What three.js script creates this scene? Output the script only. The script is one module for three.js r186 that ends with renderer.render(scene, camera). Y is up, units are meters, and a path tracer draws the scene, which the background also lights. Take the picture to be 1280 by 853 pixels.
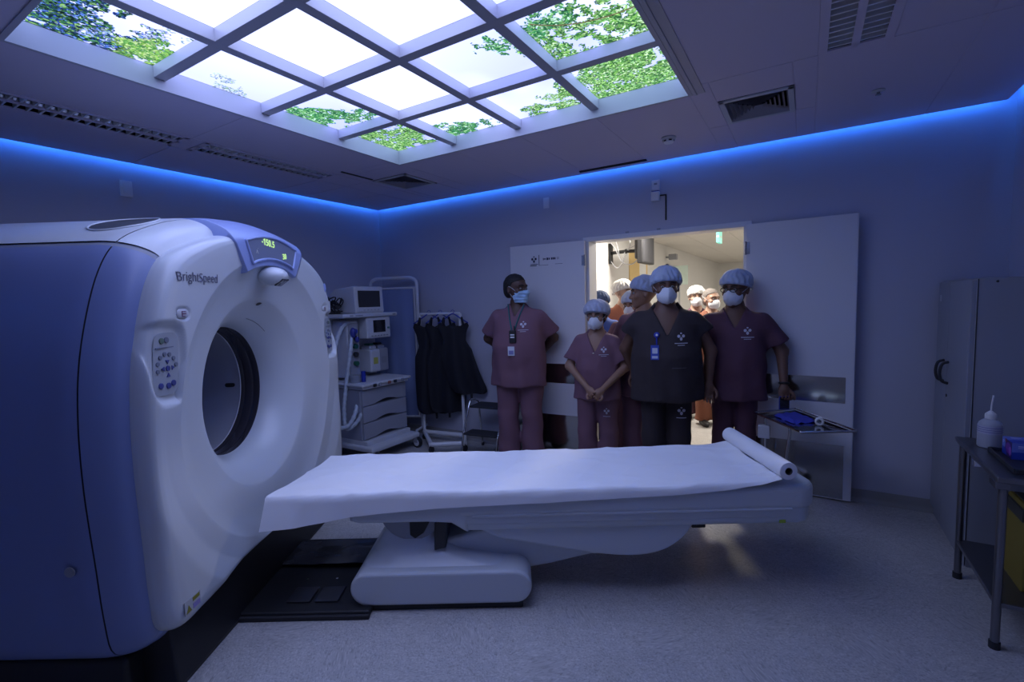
import * as THREE from 'three';
import { RoundedBoxGeometry } from 'three/addons/geometries/RoundedBoxGeometry.js';
import { mergeGeometries, mergeVertices } from 'three/addons/utils/BufferGeometryUtils.js';
import { FontLoader } from 'three/addons/loaders/FontLoader.js';
import { TextGeometry } from 'three/addons/geometries/TextGeometry.js';
import { RectAreaLightUniformsLib } from 'three/addons/lights/RectAreaLightUniformsLib.js';

// ---------------------------------------------------------------- camera, lights, exposure
const scene = new THREE.Scene();
scene.background = new THREE.Color(0x000000);
const renderer = new THREE.WebGLRenderer({ antialias: true });
renderer.toneMapping = THREE.LinearToneMapping;
renderer.toneMappingExposure = 1.0;
renderer.shadowMap.enabled = true;
RectAreaLightUniformsLib.init();

const H = 2.607, ROOMX = 5.41, ROOMZ = 5.6;            // ceiling height, room width and length
const camera = new THREE.PerspectiveCamera(2 * Math.atan(426.5 / 597.87) * 180 / Math.PI, 1280 / 853, 0.05, 60);
camera.position.set(4.3554, 1.5, 4.1255);
{
  const yaw = -0.5523, pitch = -0.0826;
  camera.lookAt(4.3554 + Math.sin(yaw) * Math.cos(pitch), 1.5 + Math.sin(pitch), 4.1255 - Math.cos(yaw) * Math.cos(pitch));
  camera.rotateZ(-0.0294);
}
scene.add(camera);

function rectLight(name, color, intensity, w, h, pos, target) {
  const l = new THREE.RectAreaLight(color, intensity, w, h);
  l.name = name; l.position.set(...pos); l.lookAt(...target); scene.add(l); return l;
}
// backlit picture in the ceiling, blue cove strips, corridor ceiling fittings
const SKY = { x0: 1.60, x1: 3.78, z0: 1.27, z1: 3.46, y: H + 0.10 };
const skyColor = new THREE.Color().setRGB(0.36, 0.47, 1.0);
const blueColor = new THREE.Color().setRGB(0.03, 0.20, 1.0);
const SKY_GLOW = 2.1, COVE_GLOW = 30;
rectLight('skylight_light', skyColor, 2.0, SKY.x1 - SKY.x0, SKY.z1 - SKY.z0, [(SKY.x0 + SKY.x1) / 2, SKY.y - 0.003, (SKY.z0 + SKY.z1) / 2], [(SKY.x0 + SKY.x1) / 2, 0, (SKY.z0 + SKY.z1) / 2]);
const COVE_GAP = 0.055, COVE_Y = H + 0.045, COVE_L = 150;
for (const [name, len, pos, dir] of [
  ['cove_back', ROOMX - 0.14, [ROOMX / 2, COVE_Y, COVE_GAP + 0.012], [0, 0, -1]],
  ['cove_left', ROOMZ - 0.14, [COVE_GAP + 0.012, COVE_Y, ROOMZ / 2], [-1, 0, 0]],
  ['cove_right', ROOMZ - 0.14, [ROOMX - COVE_GAP - 0.012, COVE_Y, ROOMZ / 2], [1, 0, 0]],
  ['cove_front', ROOMX - 0.14, [ROOMX / 2, COVE_Y, ROOMZ - COVE_GAP - 0.012], [0, 0, 1]],
]) rectLight(name + '_light', blueColor, COVE_L, len, 0.012, pos, [pos[0] + dir[0], pos[1], pos[2] + dir[2]]);
const CORRIDOR_FITTINGS = [[4.7, -2.6], [4.9, -5.2], [5.0, -8.2]], DOWNLIGHT = [2.95, -1.5];
const corridorColor = new THREE.Color().setRGB(1.0, 0.93, 0.83);
for (const [x, z] of CORRIDOR_FITTINGS) rectLight('corridor_light', corridorColor, 20, 0.56, 1.1, [x, 2.415, z], [x, 0, z]);
rectLight('corridor_downlight', corridorColor, 420, 0.2, 0.2, [DOWNLIGHT[0], 2.412, DOWNLIGHT[1]], [DOWNLIGHT[0], 0, DOWNLIGHT[1]]);

// ---------------------------------------------------------------- helpers
let seed = 7;
const rnd = () => { seed = (seed * 1664525 + 1013904223) >>> 0; return seed / 4294967296; };
const rr = (a, b) => a + (b - a) * rnd();
const clamp = (v, a = 0, b = 1) => Math.min(b, Math.max(a, v));
const sstep = (a, b, v) => { const t = clamp((v - a) / (b - a)); return t * t * (3 - 2 * t); };
const mix = (a, b, t) => a + (b - a) * t;
const V3 = (x, y, z) => new THREE.Vector3(x, y, z);
const taken = new Map();
function numbered(name) { const n = taken.get(name) ?? 0; taken.set(name, n + 1); return n ? name + '_' + String(n).padStart(3, '0') : name; }
function lin(r, g, b) { return new THREE.Color().setRGB(r, g, b); }
function mat(c, rough = 0.6, o = {}) {
  const color = Array.isArray(c) ? lin(...c) : new THREE.Color(c);
  return new THREE.MeshPhysicalMaterial({ color, roughness: rough, metalness: 0, side: THREE.DoubleSide, ...o });
}
function clean(g) {
  let n = g.index ? g.toNonIndexed() : g;
  for (const k of Object.keys(n.attributes)) if (!['position', 'normal', 'uv'].includes(k)) n.deleteAttribute(k);
  if (!n.attributes.normal) n.computeVertexNormals();
  if (!n.attributes.uv) n.setAttribute('uv', new THREE.BufferAttribute(new Float32Array(n.attributes.position.count * 2), 2));
  return n;
}
function M(list) { const l = [].concat(list); return l.length === 1 ? l[0] : mergeGeometries(l.map(clean)); }
function part(name, geoms, m, parent) {
  const o = new THREE.Mesh(M(geoms), m); o.castShadow = o.receiveShadow = true;
  o.name = name; parent.add(o); return o;
}
function tag(o, label, category, group) { o.userData.label = label; o.userData.category = category; if (group) o.userData.group = group; return o; }
function thing(name, label, category, [x, y, z] = [0, 0, 0], turn = 0, group) {
  const o = new THREE.Group(); o.name = numbered(name); o.position.set(x, y, z); o.rotation.y = turn; scene.add(o);
  return tag(o, label, category, group);
}
function single(name, geoms, m, label, category, group) { return tag(part(numbered(name), geoms, m, scene), label, category, group); }
function struct(name, geoms, m, label) {
  const o = geoms ? part(name, geoms, m, scene) : new THREE.Group();
  if (!geoms) { o.name = name; scene.add(o); }
  o.userData.kind = 'structure'; if (label) { o.userData.label = label; } return o;
}
// box given by its extents
function bx(x0, x1, y0, y1, z0, z1, r = 0, seg = 2) {
  const w = Math.abs(x1 - x0), h = Math.abs(y1 - y0), d = Math.abs(z1 - z0);
  const rad = Math.min(r, w / 2.02, h / 2.02, d / 2.02);
  const g = rad > 0 ? new RoundedBoxGeometry(w, h, d, seg, rad) : new THREE.BoxGeometry(w, h, d);
  g.translate((x0 + x1) / 2, (y0 + y1) / 2, (z0 + z1) / 2); return g;
}
function cyl(p, q, r0, r1 = r0, seg = 14, open = false) {
  const a = V3(...p), b = V3(...q), d = b.clone().sub(a);
  const g = new THREE.CylinderGeometry(r1, r0, d.length(), seg, 1, open);
  g.applyQuaternion(new THREE.Quaternion().setFromUnitVectors(V3(0, 1, 0), d.clone().normalize()));
  g.translate((a.x + b.x) / 2, (a.y + b.y) / 2, (a.z + b.z) / 2); return g;
}
function tube(pts, r, seg = 24, rad = 8, closed = false, tension = 0.5) {
  const c = new THREE.CatmullRomCurve3(pts.map((p) => V3(...p)), closed, 'catmullrom', tension);
  return new THREE.TubeGeometry(c, seg, r, rad, closed);
}
function ball(x, y, z, rx, ry = rx, rz = rx, w = 20, h = 14) { const g = new THREE.SphereGeometry(1, w, h); g.scale(rx, ry, rz); g.translate(x, y, z); return g; }
// solid of revolution round the x axis; profile of [r, x]
function revX(profile, seg = 96, y = 0, z = 0) {
  const g = new THREE.LatheGeometry(profile.map(([r, s]) => new THREE.Vector2(r, s)), seg);
  g.rotateZ(-Math.PI / 2); g.translate(0, y, z); return g;
}
function revY(profile, seg = 32, x = 0, y = 0, z = 0) {
  const g = new THREE.LatheGeometry(profile.map(([r, s]) => new THREE.Vector2(r, s)), seg); g.translate(x, y, z); return g;
}
// side outline in (x, y), extruded along z from z0 to z1
function extr(pts, z0, z1, bevel = 0, curve = 6) {
  const sh = pts instanceof THREE.Shape ? pts : new THREE.Shape(pts.map(([x, y]) => new THREE.Vector2(x, y)));
  const g = new THREE.ExtrudeGeometry(sh, { depth: z1 - z0 - 2 * bevel, bevelEnabled: bevel > 0, bevelSize: bevel, bevelThickness: bevel, bevelOffset: -bevel, bevelSegments: 3, curveSegments: curve, steps: 1 });
  g.translate(0, 0, z0 + bevel); return g;
}
function roundRect(x0, x1, y0, y1, r) {
  const s = new THREE.Shape(); s.moveTo(x0 + r, y0); s.lineTo(x1 - r, y0); s.absarc(x1 - r, y0 + r, r, -Math.PI / 2, 0); s.lineTo(x1, y1 - r); s.absarc(x1 - r, y1 - r, r, 0, Math.PI / 2);
  s.lineTo(x0 + r, y1); s.absarc(x0 + r, y1 - r, r, Math.PI / 2, Math.PI); s.lineTo(x0, y0 + r); s.absarc(x0 + r, y0 + r, r, Math.PI, 1.5 * Math.PI); return s;
}
// grid surface f(u, v) -> [x, y, z]
function grid(f, nu, nv, closedU = false) {
  const pos = [], uv = [], idx = [];
  for (let i = 0; i <= nu; i++) for (let j = 0; j <= nv; j++) { pos.push(...f(i / nu, j / nv)); uv.push(i / nu, j / nv); }
  for (let i = 0; i < nu; i++) for (let j = 0; j < nv; j++) {
    const a = i * (nv + 1) + j, b = a + nv + 1; idx.push(a, b, a + 1, b, b + 1, a + 1);
  }
  let g = new THREE.BufferGeometry();
  g.setAttribute('position', new THREE.Float32BufferAttribute(pos, 3)); g.setAttribute('uv', new THREE.Float32BufferAttribute(uv, 2)); g.setIndex(idx);
  g.computeVertexNormals();
  if (closedU) { // weld the normals of the seam
    const n = g.attributes.normal;
    for (let j = 0; j <= nv; j++) {
      const b = nu * (nv + 1) + j, v = V3(n.getX(j) + n.getX(b), n.getY(j) + n.getY(b), n.getZ(j) + n.getZ(b)).normalize();
      n.setXYZ(j, v.x, v.y, v.z); n.setXYZ(b, v.x, v.y, v.z);
    }
  }
  return g;
}
// 3D value noise
function hash3(x, y, z) { let h = (x * 374761393 + y * 668265263 + z * 2147483647) | 0; h = Math.imul(h ^ (h >>> 13), 1274126177); return ((h ^ (h >>> 16)) >>> 0) / 4294967296; }
function noise3(x, y, z) {
  const xi = Math.floor(x), yi = Math.floor(y), zi = Math.floor(z), f = (t) => t * t * (3 - 2 * t);
  const u = f(x - xi), v = f(y - yi), w = f(z - zi); let s = 0;
  for (let i = 0; i < 2; i++) for (let j = 0; j < 2; j++) for (let k = 0; k < 2; k++) s += hash3(xi + i, yi + j, zi + k) * (i ? u : 1 - u) * (j ? v : 1 - v) * (k ? w : 1 - w);
  return s * 2 - 1;
}
function dataTex(n, f, srgb = false, rx = 1, ry = 1) {
  const d = new Uint8Array(n * n * 4);
  for (let y = 0; y < n; y++) for (let x = 0; x < n; x++) { const c = f(x / n, y / n), o = (y * n + x) * 4; for (let k = 0; k < 3; k++) d[o + k] = clamp(Array.isArray(c) ? c[k] : c) * 255; d[o + 3] = 255; }
  const t = new THREE.DataTexture(d, n, n); t.wrapS = t.wrapT = THREE.RepeatWrapping; t.magFilter = THREE.LinearFilter; t.repeat.set(rx, ry); t.needsUpdate = true;
  if (srgb) t.colorSpace = THREE.SRGBColorSpace; return t;
}
// planar uv in metres for boxes: by the main direction of the face
function metreUV(g) {
  const n = g.index ? g.toNonIndexed() : g, p = n.attributes.position, q = n.attributes.normal, uv = new Float32Array(p.count * 2);
  for (let i = 0; i < p.count; i++) {
    const ax = Math.abs(q.getX(i)), ay = Math.abs(q.getY(i)), az = Math.abs(q.getZ(i));
    const [u, v] = ay >= ax && ay >= az ? [p.getX(i), p.getZ(i)] : ax >= az ? [p.getZ(i), p.getY(i)] : [p.getX(i), p.getY(i)];
    uv[2 * i] = u; uv[2 * i + 1] = v;
  }
  n.setAttribute('uv', new THREE.BufferAttribute(uv, 2)); return n;
}

// ---------------------------------------------------------------- materials
const tile = (u, v, n, z) => { // noise that repeats
  const a = u * 6.2831853, b = v * 6.2831853, k = n / 6.2831853; return noise3(Math.cos(a) * k + 31, Math.sin(a) * k + Math.cos(b) * k + 17, Math.sin(b) * k + z);
};
const paintBump = dataTex(256, (u, v) => 0.5 + 0.25 * tile(u, v, 26, 3) + 0.25 * (rnd() - 0.5), false, 2.2, 2.2);
const floorTex = dataTex(512, (u, v) => {
  const a = tile(u, v, 150, 1), b = tile(u, v, 120, 9), t = 0.70 + 0.02 * tile(u, v, 9, 1) + 0.02 * tile(u, v, 40, 5) + (a > 0.42 ? -0.07 : a < -0.42 ? 0.06 : 0) + (b > 0.5 ? -0.05 : 0);
  return [t * 1.02, t, t * 0.97];
}, true, 1.3, 1.3);
const cloudTex = dataTex(256, (u, v) => 0.5 + 0.3 * tile(u, v, 8, 2) + 0.2 * tile(u, v, 22, 8), false, 0.8, 0.8);
const brushed = dataTex(256, (u, v) => 0.45 + 0.2 * noise3(u * 6, v * 150, 1) + 0.2 * (rnd() - 0.5), false, 1, 1);
const weave = dataTex(128, (u, v) => 0.5 + 0.25 * Math.sin(u * 201) * Math.sin(v * 201) + 0.2 * (rnd() - 0.5), false, 8, 8);

const WALL = mat([0.50, 0.50, 0.57], 0.62, { bumpMap: paintBump, bumpScale: 0.0006 });
const CEIL = mat([0.60, 0.55, 0.66], 0.55);
const FLOOR = mat([0.98, 0.98, 1.0], 0.34, { map: floorTex, roughnessMap: null });
const BASEB = mat([0.30, 0.29, 0.28], 0.5);
const DOORM = mat([0.70, 0.70, 0.72], 0.42);
const WHITE = mat([0.78, 0.78, 0.78], 0.38);
const WHITE_METAL = mat([0.72, 0.72, 0.73], 0.35);
const SHELL = mat([0.58, 0.61, 0.64], 0.33, { clearcoat: 0.25, clearcoatRoughness: 0.3 });
const SHELLBLUE = mat([0.19, 0.24, 0.44], 0.36, { clearcoat: 0.2, clearcoatRoughness: 0.35 });
const PANELBLUE = mat([0.30, 0.37, 0.66], 0.3, { clearcoat: 0.3, clearcoatRoughness: 0.25 });
const BLACK = mat([0.012, 0.012, 0.014], 0.5);
const DARK = mat([0.03, 0.03, 0.035], 0.45);
const DARKGLOSS = mat([0.035, 0.032, 0.04], 0.18, { clearcoat: 0.5 });
const RUBBER = mat([0.025, 0.025, 0.03], 0.7);
const STEEL = mat([0.50, 0.50, 0.50], 0.22, { metalness: 1 });
const CHROME = mat([0.72, 0.72, 0.73], 0.08, { metalness: 1 });
const BRUSHED = mat([0.46, 0.45, 0.43], 0.13, { metalness: 1 });
const GREY = mat([0.30, 0.31, 0.34], 0.5);
const PALEGREY = mat([0.52, 0.53, 0.56], 0.45);
const BLUEPLASTIC = mat([0.02, 0.04, 0.35], 0.4);
const PAPER = mat([0.86, 0.86, 0.87], 0.85, { sheen: 0.1 });
const SCREEN = mat([0.02, 0.02, 0.025], 0.12, { clearcoat: 0.6 });

// ---------------------------------------------------------------- the room
const DOOR = { x0: 2.655, x1: 3.948, h: 2.03 };
const TOPY = H + 0.34;
struct('floor', metreUV(bx(-0.2, 7.2, -0.12, 0, -11.5, ROOMZ + 0.2)), FLOOR, 'speckled pale grey vinyl floor');
struct('wall_back', [bx(-0.16, DOOR.x0, 0, TOPY, -0.16, 0), bx(DOOR.x1, ROOMX + 0.16, 0, TOPY, -0.16, 0), bx(DOOR.x0, DOOR.x1, DOOR.h, TOPY, -0.16, 0)].map(metreUV), WALL, 'pale painted wall with the double doorway');
struct('wall_left', metreUV(bx(-0.16, 0, 0, TOPY, 0, ROOMZ + 0.16)), WALL, 'pale painted wall behind the scanner');
struct('wall_right', metreUV(bx(ROOMX, ROOMX + 0.16, 0, TOPY, 0, ROOMZ + 0.16)), WALL, 'pale painted wall behind the metal cabinet');
struct('wall_front', metreUV(bx(0, ROOMX, 0, TOPY, ROOMZ, ROOMZ + 0.16)), WALL, 'pale painted wall behind the viewer');
// cove skirting
const skirt = (x0, z0, x1, z1, nx, nz) => { // profile swept along the wall, nx/nz points into the room
  const prof = [[0, 0.085], [0.006, 0.085], [0.008, 0.035], [0.014, 0.016], [0.034, 0.002], [0.034, 0]];
  return grid((u, v) => { const k = Math.min(prof.length - 1, Math.round(v * (prof.length - 1))); const [o, y] = prof[k]; return [mix(x0, x1, u) + nx * o, y, mix(z0, z1, u) + nz * o]; }, 1, prof.length - 1);
};
struct('baseboard_back', [skirt(0, 0, DOOR.x0 - 0.06, 0, 0, 1), skirt(DOOR.x1 + 0.06, 0, ROOMX, 0, 0, 1)], BASEB, 'grey-brown coved skirting under the back wall');
struct('baseboard_left', skirt(0, 0, 0, ROOMZ, 1, 0), BASEB, 'grey-brown coved skirting under the left wall');
struct('baseboard_right', skirt(ROOMX, 0, ROOMX, ROOMZ, -1, 0), BASEB, 'grey-brown coved skirting under the right wall');
// door frame
{
  const t = struct('trim_1', null, null, 'white door frame round the double doorway');
  part('jamb', bx(DOOR.x0 - 0.045, DOOR.x0 + 0.012, 0, DOOR.h + 0.03, -0.17, 0.012, 0.004), DOORM, t);
  part('jamb', bx(DOOR.x1 - 0.012, DOOR.x1 + 0.045, 0, DOOR.h + 0.03, -0.17, 0.012, 0.004), DOORM, t);
  part('head', bx(DOOR.x0 - 0.045, DOOR.x1 + 0.045, DOOR.h - 0.012, DOOR.h + 0.03, -0.172, 0.013, 0.004), DOORM, t);
  for (const dx of [0.35, 0.62]) part('door_stop_screw', bx(DOOR.x0 + dx, DOOR.x0 + dx + 0.03, DOOR.h + 0.032, DOOR.h + 0.045, 0.0, 0.006), GREY, t);
}
// ceiling: separate metal panels with joints, openings for the backlit picture and the fittings
{
  const c = struct('ceiling', null, null, 'suspended ceiling of large pale metal panels');
  const G = COVE_GAP, X1 = ROOMX - G, Z1 = ROOMZ - G, Sx0 = SKY.x0 - 0.005, Sx1 = SKY.x1 + 0.005, Sz0 = SKY.z0 - 0.005, Sz1 = SKY.z1 + 0.005;
  const rect = (xs, zs) => {
    for (let i = 0; i + 1 < xs.length; i++) for (let j = 0; j + 1 < zs.length; j++)
      part('ceiling_panel', [bx(xs[i] + 0.003, xs[i + 1] - 0.003, H, H + 0.03, zs[j] + 0.003, zs[j + 1] - 0.003, 0.002, 1), bx(xs[i], xs[i + 1], H + 0.0025, H + 0.008, zs[j], zs[j + 1])], CEIL, c);
  };
  rect([G, 0.70, 0.965, 1.04], [G, 0.62, 1.04, 1.345]);
  rect([1.04, 1.436, Sx0], [G, 0.62]); rect([1.04, Sx0], [1.04, Sz0]); rect([1.436, Sx0], [0.62, 1.04]);
  rect([Sx0, 2.15, 2.69, 3.235, Sx1], [G, Sz0]);
  rect([Sx1, 3.90], [G, 0.62, 1.36]); rect([3.90, 4.28], [G, 0.64]); rect([3.90, 4.28], [1.06, 1.36]); rect([4.28, 4.385], [G, 0.64, 1.36]);
  rect([4.385, 4.97, X1], [G, 1.36]);
  rect([1.04, Sx0], [Sz0, 1.345]); rect([0.965, Sx0], [1.345, 2.48, 3.60, 4.60, Z1]); rect([G, 0.70], [1.345, 2.48, 3.60, 4.60, Z1]);
  rect([0.70, 0.965], [2.39, 2.485]); rect([0.70, 0.965], [3.60, 4.60, Z1]);
  rect([Sx0, 2.69, Sx1], [Sz1, 4.60, Z1]);
  rect([Sx1, 4.385], [1.36, 2.56, 3.76, 4.60, Z1]); rect([4.66, 4.97, X1], [1.36, 2.56, 3.76, 4.60, Z1]); rect([4.385, 4.66], [2.56, 3.76, 4.60, Z1]);
  part('slab', bx(-0.16, ROOMX + 0.16, TOPY, TOPY + 0.1, -0.16, ROOMZ + 0.16), mat([0.3, 0.3, 0.3], 0.9), c);
  // ledge that carries the blue strip
  const L = 0.012;
  part('cove_ledge', [bx(G, G + L, H + 0.03, H + 0.075, G, Z1), bx(X1 - L, X1, H + 0.03, H + 0.075, G, Z1), bx(G, X1, H + 0.03, H + 0.075, G, G + L), bx(G, X1, H + 0.03, H + 0.075, Z1 - L, Z1)], CEIL, c);
}
{ // the blue light strips themselves
  const LED = mat([0.02, 0.03, 0.1], 0.5, { emissive: blueColor, emissiveIntensity: COVE_GLOW });
  const g = COVE_GAP - 0.002, s = 0.006;
  for (const [n, geo, l] of [
    ['back', bx(0.06, ROOMX - 0.06, COVE_Y - s, COVE_Y + s, g - 0.003, g + 0.002), 'blue light strip in the cove above the doorway wall'],
    ['left', bx(g - 0.003, g + 0.002, COVE_Y - s, COVE_Y + s, 0.06, ROOMZ - 0.06), 'blue light strip in the cove above the wall behind the scanner'],
    ['right', bx(ROOMX - g - 0.002, ROOMX - g + 0.003, COVE_Y - s, COVE_Y + s, 0.06, ROOMZ - 0.06), 'blue light strip in the cove above the metal cabinet'],
    ['front', bx(0.06, ROOMX - 0.06, COVE_Y - s, COVE_Y + s, ROOMZ - g - 0.002, ROOMZ - g + 0.003), 'blue light strip in the cove behind the viewer'],
  ]) single('led_strip_light', geo, LED, l, 'light strip', 'blue cove strips');
}
// ---------------------------------------------------------------- backlit ceiling picture
{
  const N = 1600, cv = document.createElement('canvas'); cv.width = cv.height = N; const x = cv.getContext('2d');
  const img = x.createImageData(N, N);
  // u along +x of the room, v along +z; sky with bright haze
  for (let j = 0; j < N; j++) for (let i = 0; i < N; i++) {
    const u = i / N, v = j / N, n = 0.5 + 0.5 * (0.6 * noise3(u * 3, v * 3, 1) + 0.3 * noise3(u * 7, v * 7, 4) + 0.15 * noise3(u * 16, v * 16, 9));
    const cx = (u - 0.42) / 0.62, cz = (v - 0.72) / 0.62, core = Math.exp(-(cx * cx + cz * cz) * 1.2);
    const b = clamp(core * 0.9 + sstep(0.45, 0.8, n) * 0.5), o = (j * N + i) * 4;
    img.data[o] = mix(168, 255, b); img.data[o + 1] = mix(172, 255, b); img.data[o + 2] = 255; img.data[o + 3] = 255;
  }
  x.putImageData(img, 0, 0);
  const shade = (c, k) => { const n = parseInt(c.slice(1), 16), f = (v) => Math.round(clamp(v * k, 0, 255)); return `rgb(${f(n >> 16)},${f((n >> 8) & 255)},${f(n & 255)})`; };
  const leaf = (cx, cy, r, pal, dens, spread, o2) => { // a bough: small leaves, the deeper ones drawn first
    for (let k = 0; k < dens; k++) {
      const a = rr(0, 6.283), d = Math.sqrt(rnd()) * spread, px = cx + Math.cos(a) * d, py = cy + Math.sin(a) * d * 0.8, f = k / dens;
      const keep = (o2 ?? 0.6) + 0.9 * noise3(px * 0.035, py * 0.035, 3) + 0.7 * noise3(px * 0.011, py * 0.011, 6) - Math.pow(d / spread, 3) * 0.9; if (rnd() > keep) continue;
      x.fillStyle = shade(pal[(rnd() * pal.length) | 0], mix(0.55, 1.06, f)); const s = r * rr(0.5, 1.4);
      x.save(); x.translate(px, py); x.rotate(rr(0, 3.14)); x.beginPath(); x.ellipse(0, 0, s, s * 0.45, 0, 0, 6.283); x.fill(); x.restore();
    }
  };
  const bright = ['#7fb64a', '#a3cf68', '#5a9440', '#cfe8a0', '#6ea64a', '#37702f', '#93c474', '#2c5a2c'], deep = ['#2f6f3e', '#4a8f4a', '#6fae58', '#256036', '#98cc78', '#3c8a4a', '#bfe0b0'];
  const dusk = ['#1d3f2c', '#33683c', '#16302a', '#4f8a45', '#26405e', '#3c57a0', '#89b45a', '#112520', '#6f9ad0'];
  const P = (u, v) => [u * N, v * N];
  const bough = (u, v, r, pal, dens, spread, o2) => leaf(...P(u, v), r, pal, dens, spread * N, o2);
  bough(0.06, 0.98, 6.5, dusk, 26000, 0.20, 1.0); bough(0.04, 0.86, 6.5, dusk, 9000, 0.13, 0.8); bough(0.17, 0.93, 6, dusk, 5000, 0.12, 0.6); bough(0.10, 0.84, 6, ['#c8d4ff', '#e8ecff', '#9fb0f0', '#6f9a58'], 2600, 0.13, 0.5); bough(0.05, 0.79, 6, ['#8fbe4a', '#6fa64c', '#b9d07a', '#4d8a3a'], 4200, 0.085, 0.8);
  bough(0.03, 0.62, 5, ['#b9d098', '#9fb8c8', '#c3d4b0', '#88a878'], 1500, 0.09, 0.35);
  bough(0.03, 0.37, 7.5, deep, 6500, 0.095, 0.9); bough(0.10, 0.31, 7, deep, 2200, 0.07, 0.6); bough(0.16, 0.30, 7, deep, 1100, 0.06, 0.5);
  bough(0.06, 0.07, 6.5, bright, 20000, 0.16, 1.0); bough(0.15, 0.15, 6.5, bright, 3000, 0.08, 0.6); bough(0.03, 0.2, 6, bright, 3800, 0.09, 0.8);
  bough(0.30, 0.02, 8, deep, 4600, 0.10, 0.8); bough(0.39, 0.03, 7, deep, 2000, 0.07, 0.6); bough(0.26, 0.08, 7, deep, 1400, 0.06, 0.6);
  bough(0.70, 0.03, 6.5, ['#8fc060', '#b4d688', '#6fa64c', '#d3e6b4'], 7500, 0.14, 0.6); bough(0.60, 0.02, 6, bright, 2400, 0.08, 0.6);
  bough(0.88, 0.08, 6, bright, 26000, 0.20, 1.1); bough(0.96, 0.2, 6, bright, 14000, 0.16, 1.0); bough(0.84, 0.31, 6.5, bright, 8000, 0.15, 0.6); bough(0.97, 0.40, 6.5, bright, 9000, 0.16, 0.8); bough(0.80, 0.42, 6.5, deep, 2600, 0.09, 0.6); bough(0.68, 0.40, 6.5, deep, 1500, 0.07, 0.6);
  bough(0.97, 0.58, 6.5, bright, 5000, 0.13, 0.7);
  x.strokeStyle = '#6a5a3a'; x.lineWidth = 6; x.beginPath(); x.moveTo(...P(0.99, 0.36)); x.quadraticCurveTo(...P(0.86, 0.34), ...P(0.78, 0.42)); x.stroke();
  const tex = new THREE.CanvasTexture(cv); tex.colorSpace = THREE.SRGBColorSpace; tex.flipY = false;
  const glow = mat([0.02, 0.02, 0.02], 1, { specularIntensity: 0, emissive: lin(0.61, 0.665, 1.0), emissiveMap: tex, emissiveIntensity: SKY_GLOW });
  const t = thing('skylight_panel', 'large backlit sky and tree picture behind a white grid in the ceiling', 'light panel', [0, 0, 0]);
  const FR = mat([0.44, 0.44, 0.48], 0.4), n = 4, dx = (SKY.x1 - SKY.x0) / n, dz = (SKY.z1 - SKY.z0) / n;
  for (let i = 0; i < n; i++) for (let j = 0; j < n; j++) {
    const x0 = SKY.x0 + i * dx, z0 = SKY.z0 + j * dz;
    part('lit_pane', grid((u, v) => [x0 + u * dx, SKY.y, z0 + v * dz], 1, 1), glow, t);
    const a = t.children[t.children.length - 1].geometry.attributes.uv;
    for (let k = 0; k < a.count; k++) a.setXY(k, (i + a.getX(k)) / n, (j + a.getY(k)) / n);
  }
  part('picture_backing', bx(SKY.x0 - 0.02, SKY.x1 + 0.02, SKY.y + 0.01, SKY.y + 0.04, SKY.z0 - 0.02, SKY.z1 + 0.02), WHITE, t);
  const y0 = H - 0.006, y1 = SKY.y + 0.01, w = 0.02;
  part('frame', [bx(SKY.x0 - w, SKY.x0, y0, y1, SKY.z0 - w, SKY.z1 + w), bx(SKY.x1, SKY.x1 + w, y0, y1, SKY.z0 - w, SKY.z1 + w), bx(SKY.x0, SKY.x1, y0, y1, SKY.z0 - w, SKY.z0), bx(SKY.x0, SKY.x1, y0, y1, SKY.z1, SKY.z1 + w)], FR, t);
  part('frame_flange', [bx(SKY.x1 + 0.02, SKY.x1 + 0.085, H - 0.004, H - 0.0005, SKY.z0 - 0.02, SKY.z1 + 0.02), bx(SKY.x1 + 0.03, SKY.x1 + 0.045, H - 0.01, H - 0.003, SKY.z0 - 0.02, SKY.z1 + 0.02, 0.003)], FR, t);
  for (let i = 1; i < n; i++) {
    part('glazing_bar', bx(SKY.x0 + i * dx - 0.027, SKY.x0 + i * dx + 0.027, H + 0.042, SKY.y - 0.001, SKY.z0, SKY.z1, 0.002, 1), FR, t);
    part('glazing_bar', bx(SKY.x0, SKY.x1, H + 0.0425, SKY.y - 0.001, SKY.z0 + i * dz - 0.027, SKY.z0 + i * dz + 0.027, 0.002, 1), FR, t);
  }
}
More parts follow.
